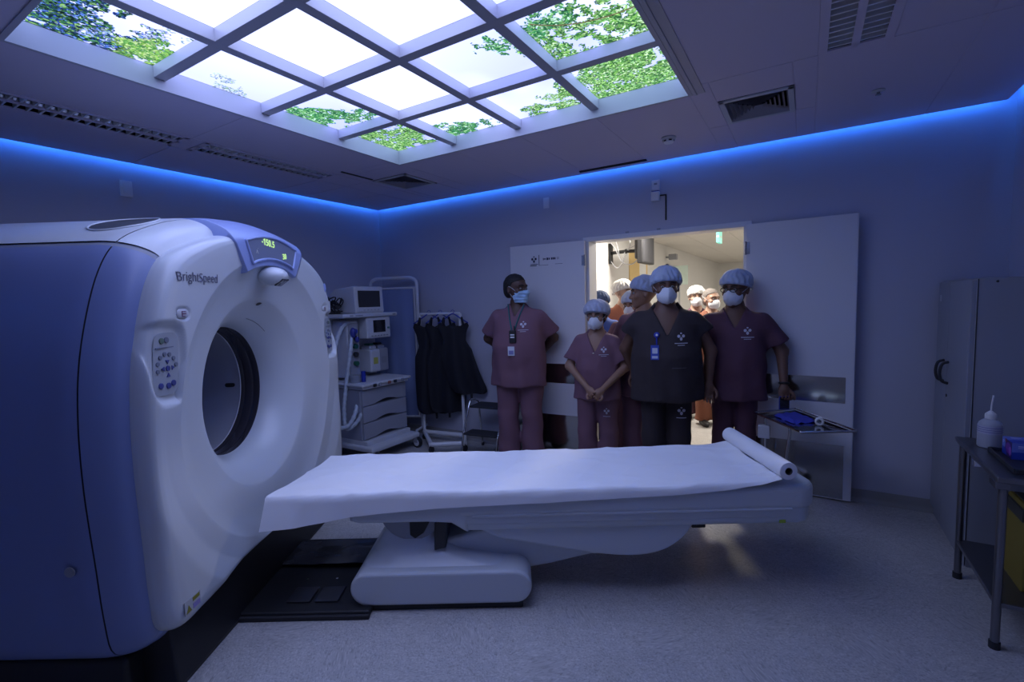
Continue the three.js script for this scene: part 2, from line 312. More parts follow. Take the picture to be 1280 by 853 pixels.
// ---------------------------------------------------------------- ceiling fittings
const LOUV = mat([0.8, 0.8, 0.82], 0.3, { metalness: 0.4 });
function louverLight(label, x0, x1, z0, z1) {
  const t = thing('louver_light', label, 'ceiling light', [0, 0, 0], 0, 'unlit louvre lights');
  const w = x1 - x0, ch = (w - 0.09) / 2;
  part('housing', [bx(x0, x1, H + 0.075, H + 0.085, z0, z1), bx(x0, x0 + 0.004, H, H + 0.08, z0, z1), bx(x1 - 0.004, x1, H, H + 0.08, z0, z1), bx(x0, x1, H, H + 0.08, z0, z0 + 0.004), bx(x0, x1, H, H + 0.08, z1 - 0.004, z1)], DARK, t);
  part('frame', [bx(x0 - 0.004, x0 + 0.03, H - 0.004, H + 0.004, z0, z1), bx(x1 - 0.03, x1 + 0.004, H - 0.004, H + 0.004, z0, z1), bx((x0 + x1) / 2 - 0.015, (x0 + x1) / 2 + 0.015, H - 0.004, H + 0.006, z0, z1), bx(x0, x1, H - 0.004, H + 0.004, z0 - 0.004, z0 + 0.025), bx(x0, x1, H - 0.004, H + 0.004, z1 - 0.025, z1 + 0.004)], CEIL, t);
  for (const k of [0, 1]) {
    const a = x0 + 0.03 + k * (ch + 0.03), b = a + ch;
    part('reflector', [grid((u, v) => { const q = (v - 0.5) * 2; return [mix(a, b, v), H + 0.03 + 0.035 * (1 - q * q), mix(z0 + 0.025, z1 - 0.025, u)]; }, 1, 12)], CHROME, t);
    const blades = []; for (let z = z0 + 0.05; z < z1 - 0.03; z += 0.05) blades.push(extr([[a, H - 0.003], [b, H - 0.003], [b, H + 0.03], [(a + b) / 2, H + 0.018], [a, H + 0.03]], z, z + 0.009));
    part('louver', blades, LOUV, t);
  }
  return t;
}
louverLight('unlit double louvre light nearest the blue corner, left ceiling', 0.702, 0.963, 1.347, 2.388);
louverLight('unlit double louvre light cut by the left picture edge', 0.702, 0.963, 2.487, 3.598);
louverLight('unlit double louvre light in the ceiling above the right doorway wall', 4.387, 4.658, 1.362, 2.558);
function diffuser(label, x0, x1, z0, z1) {
  const t = thing('air_diffuser', label, 'air vent', [(x0 + x1) / 2, H, (z0 + z1) / 2], 0, 'square ceiling air vents');
  const a = (x1 - x0) / 2, b = (z1 - z0) / 2, D = mat([0.30, 0.29, 0.33], 0.5);
  part('duct_box', [bx(-a, a, 0.1, 0.11, -b, b), bx(-a, -a + 0.004, 0, 0.1, -b, b), bx(a - 0.004, a, 0, 0.1, -b, b), bx(-a, a, 0, 0.1, -b, -b + 0.004), bx(-a, a, 0, 0.1, b - 0.004, b)], BLACK, t);
  part('frame', [bx(-a, -a + 0.03, -0.008, 0.004, -b, b, 0.003), bx(a - 0.03, a, -0.008, 0.004, -b, b, 0.003), bx(-a, a, -0.008, 0.004, -b, -b + 0.03, 0.003), bx(-a, a, -0.008, 0.004, b - 0.03, b, 0.003)], PALEGREY, t);
  for (let k = 0; k < 7; k++) { // sloping square blades
    const o = 0.86 - k * 0.118, i = o - 0.075, yo = -0.005, yi = 0.022;
    part('blade', grid((u, v) => { const q = u * 4, s = Math.floor(Math.min(3.9999, q)), f = q - s, c = [[-1, -1], [1, -1], [1, 1], [-1, 1], [-1, -1]], r = mix(o, i, v); return [mix(c[s][0], c[s + 1][0], f) * r * a, mix(yo, yi, v), mix(c[s][1], c[s + 1][1], f) * r * b]; }, 4, 1), D, t);
  }
  return t;
}
diffuser('square air vent in the ceiling right of the lit picture', 3.902, 4.278, 0.642, 1.058);
diffuser('square air vent in the ceiling near the blue corner', 1.042, 1.434, 0.622, 1.038);
{
  const t = thing('smoke_detector', 'round white smoke detector on the ceiling before the doorway', 'smoke detector', [3.517, H, 0.603]);
  part('base', revY([[0, 0], [0.05, 0], [0.05, -0.012], [0.044, -0.016]], 32), WHITE, t);
  part('dome', revY([[0.036, -0.012], [0.036, -0.03], [0.03, -0.038], [0, -0.04]], 32), WHITE, t);
  part('vent_slot', [0, 1, 2, 3, 4, 5].map((k) => { const g = bx(0.033, 0.037, -0.03, -0.02, -0.01, 0.01); g.rotateY(k * Math.PI / 3); return g; }), DARK, t);
  const s = thing('sprinkler', 'small round sprinkler plate on the right ceiling', 'sprinkler', [4.675, H, 0.695]);
  part('escutcheon', revY([[0, 0], [0.03, 0], [0.032, -0.004], [0.012, -0.01], [0, -0.01]], 24), PALEGREY, s);
  part('head', revY([[0, -0.008], [0.008, -0.01], [0.008, -0.02], [0.014, -0.022], [0.014, -0.025], [0, -0.025]], 16), STEEL, s);
  single('slot_diffuser', [bx(2.66, 3.24, H - 0.006, H - 0.0005, 0.155, 0.19), bx(2.66, 3.24, H - 0.012, H - 0.005, 0.168, 0.176)], BLACK, 'thin black slot in the ceiling above the doorway', 'air slot', 'black ceiling slots');
  single('slot_diffuser', [bx(1.065, 1.085, H - 0.006, H - 0.0005, 1.07, 1.40)], BLACK, 'thin black slot in the ceiling left of the square corner vent', 'air slot', 'black ceiling slots');
}
// ---------------------------------------------------------------- doors
const font = await new FontLoader().loadAsync('fonts/droid/droid_sans_bold.typeface.json');
const fontR = await new FontLoader().loadAsync('fonts/droid/droid_sans_regular.typeface.json');
function text(str, size, depth = 0.001, f = font) { const g = new TextGeometry(str, { font: f, size, depth, curveSegments: 3, bevelEnabled: false }); g.computeBoundingBox(); const b = g.boundingBox; g.translate(-(b.min.x + b.max.x) / 2, -(b.min.y + b.max.y) / 2, 0); return g; }
// four-petal cross of the clinic, size s, in the xy plane
function crossShapes(s) {
  const out = [];
  for (const [x, y, r, k] of [[0, 0.62, 0.22, 0.8], [-0.5, 0, 0.34, 1], [0.5, 0.02, 0.34, 1], [0, -0.6, 0.3, 1.3]]) { const sh = new THREE.Shape(); sh.absellipse(x * s, y * s, r * s, r * s * k, 0, Math.PI * 2); out.push(new THREE.ShapeGeometry(sh, 6)); }
  return out;
}
function doorLeaf(name, label, hx, z, turn, w, dir, signed) {
  const g = struct(name, null, null, label); g.position.set(hx, 0, z); g.rotation.y = turn;
  const X = (a, b) => dir > 0 ? [a, b] : [-b, -a], t = 0.042;
  part('leaf', bx(...X(0.004, w), 0.012, 2.028, 0, t, 0.003, 1), DOORM, g);
  part('edge_strip', bx(...X(w - 0.002, w + 0.004), 0.012, 2.028, 0.002, t - 0.002, 0.001, 1), WHITE_METAL, g);
  part('kick_plate', bx(...X(0.02, w - 0.045), 0.02, 0.41, t, t + 0.0025, 0.001, 1), BRUSHED, g);
  part('push_plate', bx(...X(0.02, w - 0.045), 0.715, 0.90, t, t + 0.0025, 0.001, 1), BRUSHED, g);
  for (const y of [0.25, 1.05, 1.85]) part('hinge', [cyl([0, y - 0.05, t + 0.004], [0, y + 0.05, t + 0.004], 0.008), bx(...X(0, 0.03), y - 0.045, y + 0.045, t, t + 0.002)], STEEL, g);
  if (signed) {
    const zf = t + 0.001, sx = -0.40, ink = mat([0.02, 0.02, 0.05], 0.6);
    const s = part('door_sign', [bx(sx - 0.055, sx + 0.185, 1.83, 1.94, t, zf, 0, 1)], mat([0.70, 0.70, 0.73], 0.5), g);
    const logo = crossShapes(0.035).map((q) => { q.translate(-0.505, 1.893, zf + 0.003); return q; });
    part('emblem', [...logo, bx(-0.545, -0.465, 1.842, 1.847, t, zf + 0.002), bx(-0.548, -0.48, 1.828, 1.834, t, zf + 0.002)], ink, g);
    const marks = []; let mx = sx - 0.012; // the small writing on the plate cannot be read: strokes only
    for (const [w2, h2, gap] of [[0.008, 0.02, 0.004], [0.016, 0.012, 0.008], [0.018, 0.022, 0.004], [0.012, 0.018, 0.012], [0.014, 0.02, 0.003], [0.014, 0.02, 0.003], [0.012, 0.02, 0.014], [0.004, 0.022, 0.01], [0.004, 0.022, 0]]) { marks.push(bx(mx, mx + w2, 1.888 - h2 / 2, 1.888 + h2 / 2, zf, zf + 0.001)); mx += w2 + gap; }
    part('lettering', [...marks, bx(sx - 0.056, sx - 0.05, 1.83, 1.93, zf, zf + 0.001), bx(sx - 0.05, sx + 0.04, 1.83, 1.833, zf, zf + 0.001), bx(sx + 0.11, sx + 0.185, 1.835, 1.838, zf, zf + 0.001)], ink, s);
  }
  return g;
}
doorLeaf('door_1', 'left door leaf folded back against the wall, with emblem sign', DOOR.x0 - 0.01, 0.022, 0.055, 0.76, -1, true);
doorLeaf('door_2', 'right door leaf folded back against the wall behind the tray', DOOR.x1 + 0.01, 0.022, -0.04, 0.69, 1, false);

// small fittings on the walls
{
  const t = thing('wall_sensor', 'white sensor boxes with a black cable above the doorway', 'sensor', [3.27, 2.30, 0.0]);
  part('upper_box', bx(-0.033, 0.033, 0.085, 0.17, 0, 0.022, 0.005), WHITE, t);
  part('lower_box', bx(-0.036, 0.034, 0, 0.075, 0, 0.034, 0.006), WHITE, t);
  part('status_lens', bx(-0.012, 0.014, 0.13, 0.145, 0.022, 0.024), GREY, t);
  part('blue_line', bx(-0.03, 0.03, 0.07, 0.08, 0.0, 0.03), BLUEPLASTIC, t);
  part('cable', [bx(0.034, 0.085, 0.036, 0.046, 0.0, 0.012), bx(0.075, 0.087, -0.165, 0.046, 0.0, 0.012, 0.003)], BLACK, t);
  const p = single('wall_plate', [bx(-0.03, 0.03, -0.05, 0.05, 0, 0.008, 0.004), bx(-0.018, 0.018, -0.03, 0.03, 0.007, 0.011, 0.002)], WHITE, 'white blank wall plate left of the doorway sensor', 'wall plate'); p.position.set(2.241, 2.419, 0);
  const q = single('wall_plate', [bx(0, 0.008, -0.06, 0.06, -0.04, 0.04, 0.004), bx(0.007, 0.011, -0.035, 0.035, -0.02, 0.02, 0.002)], WHITE, 'white blank wall plate high above the scanner', 'wall plate'); q.position.set(0, 2.425, 2.50);
}
// ---------------------------------------------------------------- corridor seen through the doorway
const CORR = { x0: 2.15, x1: 7.0, z1: -11, h: 2.43 };
{
  const cw = mat([0.74, 0.73, 0.71], 0.6);
  struct('wall_corridor_left', [bx(CORR.x0 - 0.1, CORR.x0, 0, 2.8, CORR.z1, -2.3), bx(CORR.x0 - 0.1, CORR.x0 + 0.0, 0, 2.8, -2.3, -0.16)].map(metreUV), cw, 'white corridor wall with the hanging television');
  struct('wall_corridor_right', metreUV(bx(CORR.x1, CORR.x1 + 0.1, 0, 2.8, CORR.z1, -0.16)), cw, 'white corridor wall on the far right');
  struct('wall_corridor_end', metreUV(bx(CORR.x0 - 0.1, CORR.x1 + 0.1, 0, 2.8, CORR.z1 - 0.1, CORR.z1)), cw, 'white end wall of the corridor');
  struct('wall_corridor_front', metreUV(bx(ROOMX + 0.16, CORR.x1 + 0.1, 0, 2.8, -0.16, -0.06)), cw, 'white corridor wall beside the scanner room');
  const c = struct('ceiling_corridor', null, null, 'corridor ceiling of square white tiles');
  const ct = mat([0.74, 0.71, 0.66], 0.8), inset = CORRIDOR_FITTINGS.map(([x, z]) => [x - 0.3, x + 0.3, z - 0.6, z + 0.6]);
  for (let x = CORR.x0; x < CORR.x1 - 0.01; x += 0.605) for (let z = -0.17; z > CORR.z1; z -= 0.605) {
    const a = [x, Math.min(CORR.x1, x + 0.605), Math.max(CORR.z1, z - 0.605), z];
    part('ceiling_tile', bx(a[0] + 0.004, a[1] - 0.004, CORR.h + 0.0, CORR.h + 0.015, a[2] + 0.004, a[3] - 0.004), ct, c);
  }
  part('slab', bx(CORR.x0 - 0.1, CORR.x1 + 0.1, 2.8, 2.85, CORR.z1 - 0.1, -0.16), ct, c);
  const gl = mat([0.8, 0.8, 0.8], 0.5, { emissive: corridorColor, emissiveIntensity: 3 });
  let k = 0; const where = ['nearest the doorway', 'second from the doorway', 'farthest from the doorway'];
  for (const [x, z] of CORRIDOR_FITTINGS) {
    const t = thing('ceiling_light', 'lit white ceiling light in the corridor, ' + where[k++], 'ceiling light', [x, CORR.h, z], 0, 'corridor ceiling lights');
    part('frame', [bx(-0.31, 0.31, -0.008, 0, -0.61, 0.61, 0.003)], WHITE, t);
    part('light_panel', bx(-0.29, 0.29, -0.011, -0.006, -0.58, 0.58), gl, t);
  }
  const dl = thing('downlight', 'small square lit downlight in the corridor just behind the doorway', 'ceiling light', [DOWNLIGHT[0], CORR.h, DOWNLIGHT[1]]);
  part('frame', bx(-0.125, 0.125, -0.012, 0, -0.125, 0.125, 0.004), WHITE, dl); part('light_panel', bx(-0.1, 0.1, -0.015, -0.008, -0.1, 0.1), gl, dl);
  const d2 = thing('corridor_door', 'white framed door far down the corridor wall', 'door', [CORR.x0, 0, -5.4]);
  part('frame', [bx(0, 0.04, 0, 2.1, -0.5, -0.44), bx(0, 0.04, 0, 2.1, 0.44, 0.5), bx(0, 0.04, 2.04, 2.1, -0.5, 0.5)], PALEGREY, d2);
  part('leaf', bx(0, 0.02, 0.01, 2.04, -0.44, 0.44), DOORM, d2);
  part('window_pane', bx(0.018, 0.025, 1.1, 1.7, -0.15, 0.15), mat([0.25, 0.30, 0.30], 0.15), d2);
  const n = thing('notice_board', 'orange and white notice on the corridor wall under the television', 'notice', [CORR.x0, 1.62, -3.2]);
  part('board', bx(0, 0.015, 0, 0.55, -0.45, 0.45), mat([0.72, 0.52, 0.22], 0.6), n);
  part('sheet', bx(0.012, 0.018, 0.1, 0.48, -0.36, -0.02), WHITE, n);
  const s = thing('wall_sign', 'pale green glass sign standing off the corridor wall', 'sign', [CORR.x0, 1.70, -4.35]);
  part('bracket', bx(0, 0.05, 0.1, 0.14, -0.02, 0.02), STEEL, s);
  part('glass_plate', bx(0.04, 0.50, 0.0, 0.32, -0.006, 0.006, 0.003), mat([0.55, 0.68, 0.62], 0.2), s);
  // exit sign, dome camera, small camera
  const e = thing('exit_sign', 'small lit green exit sign hanging in the corridor', 'exit sign', [3.46, CORR.h, -2.0]);
  for (const hz of [-0.08, 0.08]) part('hanger', cyl([0.012, -0.19, hz], [0.012, 0, hz], 0.004), STEEL, e);
  part('sign_plate', bx(-0.006, 0.03, -0.32, -0.18, -0.1, 0.1, 0.003), mat([0.15, 0.5, 0.38], 0.3, { emissive: lin(0.25, 0.85, 0.65), emissiveIntensity: 0.7 }), e);
  part('arrow', [bx(0.0305, 0.032, -0.26, -0.24, -0.06, 0.06), bx(0.0, 0.024, -0.26, -0.24, 0.1, 0.1015)], WHITE, e);
  const dc = thing('dome_camera', 'dark dome camera on the corridor ceiling by the exit sign', 'camera', [3.80, CORR.h, -1.9]);
  part('ring', revY([[0, 0], [0.07, 0], [0.07, -0.03], [0.055, -0.035]], 28), WHITE, dc);
  part('dome', revY([[0.055, -0.03], [0.05, -0.06], [0.03, -0.08], [0, -0.085]], 28), DARKGLOSS, dc);
  const wc = thing('wall_camera', 'small grey camera high on the corridor wall', 'camera', [CORR.x0, 2.22, -4.9]);
  part('arm', cyl([0, 0, 0], [0.08, 0, 0], 0.015), GREY, wc);
  part('camera_body', bx(0.06, 0.2, -0.05, 0.05, -0.06, 0.06, 0.01), GREY, wc);
  // television on a swing arm
  const tv = thing('wall_television', 'black television seen edge-on on a wall arm inside the doorway', 'television', [CORR.x0, 2.09, -1.95]);
  part('wall_bracket', bx(0, 0.03, -0.14, 0.12, -0.05, 0.05, 0.004), BLACK, tv);
  part('swing_arm', [cyl([0.03, 0, 0], [0.25, 0.0, 0.08], 0.022), cyl([0.25, 0, 0.08], [0.46, 0.0, 0], 0.022), ball(0.25, 0, 0.08, 0.03)], BLACK, tv);
  const h = part('screen_housing', bx(0.44, 0.51, -0.17, 0.17, -0.26, 0.26, 0.01), BLACK, tv);
  part('rear_box', bx(0.38, 0.45, -0.11, 0.14, -0.17, 0.17, 0.02), DARK, h);
  part('screen_glass', bx(0.509, 0.513, -0.15, 0.15, -0.24, 0.24), RUBBER, h);
  part('power_cable', [tube([[0.01, 0.16, 0.05], [0.10, 0.05, 0.08], [0.2, -0.13, 0.08], [0.32, -0.16, 0.05], [0.42, -0.05, 0.0]], 0.007, 30, 6), tube([[0.01, 0.3, 0.02], [0.12, 0.1, 0.06], [0.18, -0.12, 0.08], [0.25, 0.0, 0.1], [0.42, 0.1, 0.05]], 0.006, 30, 6), tube([[0.02, -0.1, 0.03], [0.12, -0.2, 0.05], [0.22, -0.1, 0.08], [0.3, 0.12, 0.08], [0.12, 0.3, 0.02]], 0.006, 30, 6)], PALEGREY, tv);
}

// ---------------------------------------------------------------- CT scanner: x runs along the couch, z towards the viewer
const AXIS = 31 * Math.PI / 180, ax = [Math.cos(AXIS), -Math.sin(AXIS)], bz = [Math.sin(AXIS), Math.cos(AXIS)], T0 = 3.2;
const scan = (s, t) => [s * ax[0] + t * bz[0], 0, s * ax[1] + t * bz[1]];
const ISO = 1.06;
const half = [[0, 0.23], [0.45, 0.225], [0.78, 0.208], [0.90, 0.212], [0.952, 0.262], [0.972, 0.38], [0.985, 0.60], [1.0, 0.90], [0.995, 1.12], [0.97, 1.32], [0.92, 1.50], [0.858, 1.65], [0.795, 1.742], [0.725, 1.796], [0.58, 1.862], [0.42, 1.912], [0.22, 1.947], [0, 1.958]];
const outline = (() => { // radius by angle round the isocentre, from the smoothed half outline
  const pts = [...half.map(([d, y]) => V3(d, y, 0)), ...half.slice(1, -1).reverse().map(([d, y]) => V3(-d, y, 0))];
  const c = new THREE.CatmullRomCurve3(pts, true, 'centripetal').getSpacedPoints(900), A = [];
  for (const p of c) A.push([Math.atan2(p.y - ISO, p.x), Math.hypot(p.x, p.y - ISO)]);
  A.sort((p, q) => p[0] - q[0]); const n = A.length;
  return (th) => { let t = Math.atan2(Math.sin(th), Math.cos(th)), lo = 0, hi = n - 1; if (t <= A[0][0] || t >= A[n - 1][0]) return A[0][1];
    while (hi - lo > 1) { const m = (lo + hi) >> 1; if (A[m][0] <= t) lo = m; else hi = m; } const k = (t - A[lo][0]) / Math.max(1e-9, A[hi][0] - A[lo][0]); return mix(A[lo][1], A[hi][1], k); };
})();
// angle at which the outline reaches the corner between top cover and side cover
const TH_CORNER = Math.atan2(1.766 - ISO, 0.768), TH_LOW = Math.atan2(0.208 - ISO, 0.87);
const INSET = 0.085;
const dish = [[0.347, 0.0], [0.350, 0.02], [0.360, 0.05], [0.378, 0.085], [0.402, 0.118], [0.432, 0.150], [0.468, 0.180], [0.495, 0.199], [0.508, 0.206], [0.55, 0.217], [0.60, 0.230], [0.66, 0.248], [0.70, 0.264], [0.735, 0.279], [0.75, 0.286]];
const EDGE = [[0.0, 0], [0.35, 0.006], [0.6, 0.009], [0.75, 0.009], [0.86, 0.004], [0.93, -0.006], [0.97, -0.020], [0.99, -0.036], [1.0, -0.055], [1.0, -0.10]];
function lerpList(L, r) { for (let i = 1; i < L.length; i++) if (r <= L[i][0]) { const k = (r - L[i - 1][0]) / (L[i][0] - L[i - 1][0]); return mix(L[i - 1][1], L[i][1], k); } return L[L.length - 1][1]; }
const padDip = (d, y) => { // scooped recess round each key pad
  const e = Math.abs(d), u = (e - 0.785) / 0.094, v = (y - 1.305) / 0.157, q = Math.pow(Math.abs(u), 4) + Math.pow(Math.abs(v), 4);
  return 0.026 * (1 - sstep(0.55, 1.15, q)) * (0.35 + 0.65 * sstep(0.66, 0.74, e));
};
const btnDip = (d, y) => { const e = Math.abs(d), u = (e - 0.70) / 0.042, v = (y - 1.49) / 0.026; return 0.007 * (1 - sstep(0.5, 1.1, Math.pow(Math.abs(u), 3) + Math.pow(Math.abs(v), 3))); };
// the dish is a little flatter on top; a second shallow step surrounds its lower half
const rimR = (th) => 0.75 - 0.055 * Math.max(0, Math.sin(th));
const tier = (r, th) => 0.022 * sstep(0.15, -0.35, Math.sin(th)) * clamp((0.945 - r) / 0.10) * sstep(0.50, 0.74, r);
function faceS(d, y) { // depth of the front cover at (d, y)
  const th = Math.atan2(y - ISO, d), r = Math.hypot(d, y - ISO), Ro = outline(th) - INSET, r1 = rimR(th);
  const q = r <= 0.45 ? r : 0.45 + (r - 0.45) * 0.30 / (r1 - 0.45);
  const s = r <= r1 ? lerpList(dish, q) : 0.286 + lerpList(EDGE.slice(0, -1), Math.min(1, (r - r1) / (Ro - r1)));
  return s - tier(r, th) - padDip(d, y) - btnDip(d, y);
}
const ct = thing('ct_scanner_gantry', 'large white and blue ring-shaped CT scanner gantry on a black plinth', 'CT scanner', scan(0, T0), AXIS);
{
  const NA = 560, prof = [], fr = [];
  for (let i = 0; i < dish.length; i++) { prof.push([dish[i][0], dish[i][1], 0]); if (i + 1 < dish.length && i > 3) prof.push([(dish[i][0] + dish[i + 1][0]) / 2, (dish[i][1] + dish[i + 1][1]) / 2, 0]); }
  for (let k = 1; k <= 26; k++) fr.push(k / 26 * 0.86);
  fr.push(0.89, 0.92, 0.94, 0.96, 0.975, 0.988, 0.996, 1.0);
  const rows = [...prof.map(([r]) => ({ r })), ...fr.map((k) => ({ k })), { k: 1, back: 0.10 }];
  const front = grid((u, v) => {
    const th = u * Math.PI * 2, row = rows[Math.round(v * (rows.length - 1))], Ro = outline(th) - INSET, r1 = rimR(th), r = row.r ? (row.r <= 0.45 ? row.r : 0.45 + (row.r - 0.45) * (r1 - 0.45) / 0.30) : mix(r1, Ro, row.k), d = r * Math.cos(th), y = ISO + r * Math.sin(th);
    const s = row.back ? 0.15 : (row.r ? lerpList(dish, row.r) : 0.286 + lerpList(EDGE.slice(0, -1), row.k) - padDip(d, y) - btnDip(d, y)) - tier(r, th);
    return [s, y, d];
  }, NA, rows.length - 1, true);
  part('front_cover', front, SHELL, ct);
  // shell behind the front cover: rolls over to the sides
  const roll = (s) => { const k = clamp((s - 0.03) / 0.19); return 0.100 * (1 - Math.sqrt(Math.max(0, 1 - k * k))); };
  const shell = (t0, t1, s0, s1, n, extra = 0) => grid((u, v) => { const th = mix(t0, t1, u), s = mix(s0, s1, v), r = outline(th) - roll(s) - extra; return [s, ISO + r * Math.sin(th), r * Math.cos(th)]; }, n, Math.max(2, Math.round(Math.abs(s1 - s0) / 0.016)));
  const G = 0.014, P = Math.PI;
  for (const side of [1, -1]) {
    const a0 = side > 0 ? TH_LOW : P - TH_LOW, a1 = side > 0 ? TH_CORNER - G : P - TH_CORNER + G;
    part('side_panel_rear', [shell(a0, a1, -0.78, 0.0975, 70)], SHELLBLUE, ct);
    part('side_panel_front', [shell(a0, a1, 0.1025, 0.222, 70)], SHELLBLUE, ct);
    part('corner_groove', [shell(side > 0 ? TH_CORNER - G - 0.004 : P - TH_CORNER + G + 0.004, side > 0 ? TH_CORNER + G + 0.004 : P - TH_CORNER - G - 0.004, -0.78, 0.222, 8, 0.006)], mat([0.26, 0.28, 0.34], 0.45), ct);
    part('seam', shell(a0, a1, 0.09, 0.11, 70, 0.004), DARK, ct);
    const e = [side > 0 ? 0.999 : -0.999];
    part('side_lock_cap', revXAt(0.018, 0.004, e[0] * 0.972, 0.60, 0.02, side), GREY, ct);
  }
  part('top_cover', [shell(TH_CORNER + G, P - TH_CORNER - G, -0.78, 0.096, 80)], SHELL, ct);
  part('top_cover_front', [shell(TH_CORNER + G, P - TH_CORNER - G, 0.10, 0.222, 80)], SHELL, ct);
  part('underside', [shell(TH_LOW, -P - TH_LOW, -0.78, 0.222, 60)], DARK, ct);
  part('rear_cover', grid((u, v) => { const th = u * 2 * P, r = mix(0.50, outline(th), v); return [mix(-0.80, -0.78, v), ISO + r * Math.sin(th), r * Math.cos(th)]; }, 160, 2, true), SHELL, ct);
  // bore
  part('bore_ring', [revX([[0.349, 0.004], [0.345, -0.002], [0.345, -0.03], [0.351, -0.033], [0.351, -0.045], [0.345, -0.048], [0.345, -0.085], [0.350, -0.088], [0.350, -0.097], [0.345, -0.10], [0.345, -0.115]], 128, ISO)], DARKGLOSS, ct);
  part('bore_trim', revX([[0.345, -0.115], [0.3435, -0.118], [0.345, -0.122], [0.36, -0.124]], 128, ISO), WHITE, ct);
  part('rear_funnel', revX([[0.352, -0.122], [0.375, -0.24], [0.42, -0.45], [0.46, -0.65], [0.50, -0.80]], 128, ISO), mat([0.40, 0.41, 0.46], 0.4), ct);
  { const g = new THREE.CapsuleGeometry(0.013, 0.045, 6, 12); g.rotateZ(Math.PI / 2); g.scale(1, 1, 0.35); g.translate(-0.192, 1.03, -0.362); part('rear_slot', g, BLACK, ct); }
  { const g = [revX([[0.385, 0.098], [0.386, 0.1]], 8, ISO)]; part('bore_seam', tube([0.62, 0.7, 0.8, 0.9, 1.0, 1.1, 1.2].map((k) => { const th = P / 2 + (k - 0.45) * 0.9, r = 0.392; return [0.109, ISO + r * Math.sin(th), r * Math.cos(th)]; }), 0.0012, 30, 5), DARK, ct); }
  { const g = ball(0, 0, 0, 0.004, 0.008, 0.038, 16, 8); g.rotateX(0.25); g.translate(faceS(-0.06, 1.53) + 0.001, 1.53, -0.06); part('laser_slit', g, DARK, ct); }
  // vent grille on the near shoulder and on the far one
  for (const sgn of [1, -1]) {
    const thc = sgn > 0 ? Math.atan2(1.88 - ISO, 0.53) : P - Math.atan2(1.88 - ISO, 0.53), sc = -0.04, ra = 0.115, rb = 0.135;
    const onTop = (du, dv, off) => { const th = thc - sgn * dv / 0.98, r = outline(th) + off - roll(sc + du); return [sc + du, ISO + r * Math.sin(th), r * Math.cos(th)]; };
    const v = part('vent_grille', grid((u, w) => { const an = u * 2 * P; return onTop(Math.cos(an) * ra * w, Math.sin(an) * rb * w, 0.002); }, 48, 8, true), mat([0.09, 0.095, 0.12], 0.5), ct);
    const rim = []; for (let k = 0; k < 40; k++) { const an = k / 40 * 2 * P; rim.push(onTop(Math.cos(an) * ra, Math.sin(an) * rb, 0.002)); }
    part('grille_rim', tube(rim, 0.005, 80, 6, true), SHELL, v);
    const holes = []; for (let i = -13; i <= 13; i++) for (let j = -15; j <= 15; j++) { const du = i * 0.0082 + (j % 2) * 0.0041, dv = j * 0.0084; if ((du / ra) ** 2 + (dv / rb) ** 2 > 0.9) continue; const p = onTop(du, dv, 0.0032); const g = new THREE.CircleGeometry(0.0026, 6); g.rotateY(P / 2); g.rotateX(0); const th = thc - sgn * dv / 0.98; g.rotateY(-P / 2); g.rotateX(-P / 2); const n = V3(0, 0.94, sgn * 0.34); g.applyQuaternion(new THREE.Quaternion().setFromUnitVectors(V3(0, 1, 0), n.normalize())); g.translate(...p); holes.push(g); }
    part('grille_holes', holes, BLACK, v);
  }
  // read-out panel at the top of the ring
  const yb = (d, r) => ISO + Math.sqrt(r * r - d * d);
  const edgeD = (v) => mix(0.262, 0.375, v);
  const dp = part('display_panel', [grid((u, v) => {
    const q = (u - 0.5) * 2, prof = [[0.0, -0.05, 0], [0.0, -0.02, 0], [0.02, 0.002, 0], [0.06, 0.010, 0], [0.5, 0.014, 0], [0.85, 0.014, 0], [0.95, 0.008, 0], [1, -0.004, 0.014], [1, -0.022, 0.034], [1, -0.060, 0.056], [1, -0.115, 0.080], [1, -0.185, 0.090], [1, -0.25, 0.091]], k = Math.round(v * (prof.length - 1)), [w, ds, lift] = prof[k];
    const d = q * edgeD(w), y0 = yb(d, 0.665), R = outline(Math.atan2(0.86, d)), y1 = ISO + R * 0.86 / Math.hypot(0.86, d) - INSET;
    const e = Math.abs(q) > 0.995 ? 1 : 0; return [0.288 + ds - e * (lift > 0.07 ? 0.012 : lift > 0 ? 0.04 : 0.06), mix(y0, y1, w) + lift - e * (lift > 0.07 ? 0.05 : lift > 0 ? 0.04 : 0), d * (1 + 0.004 * e)];
  }, 60, 12)], PANELBLUE, ct);
  const scr = (r0, r1, h0, h1, s, nu = 40, nv = 6) => grid((u, v) => { const d = (u - 0.5) * 2 * mix(h0, h1, v); return [s, mix(yb(d, r0), yb(d, r1), v), d]; }, nu, nv);
  const sc = part('display_window', scr(0.705, 0.815, 0.212, 0.262, 0.304), mat([0.20, 0.23, 0.33], 0.15, { clearcoat: 0.6 }), dp);
  const rimPts = []; for (let k = 0; k <= 20; k++) { const d = (k / 20 - 0.5) * 2 * 0.262; rimPts.push([0.3035, yb(d, 0.817), d]); } for (let k = 20; k >= 0; k--) { const d = (k / 20 - 0.5) * 2 * 0.214; rimPts.push([0.3035, yb(d, 0.703), d]); }
  part('window_rim', tube(rimPts, 0.0075, 160, 8, true, 0.2), PANELBLUE, dp);
  const LCD = mat([0.02, 0.05, 0.02], 0.4, { emissive: lin(0.55, 0.9, 0.35), emissiveIntensity: 1.0 });
  const put = (g, d, y, roll_) => { g.rotateZ(roll_); g.rotateY(P / 2); g.translate(0.3052, y, d); return g; };
  part('display_digits', [put(text('-150.5', 0.034), 0.055, 1.846, -0.05), put(text('30', 0.030), -0.115, 1.79, 0.13)], LCD, sc);
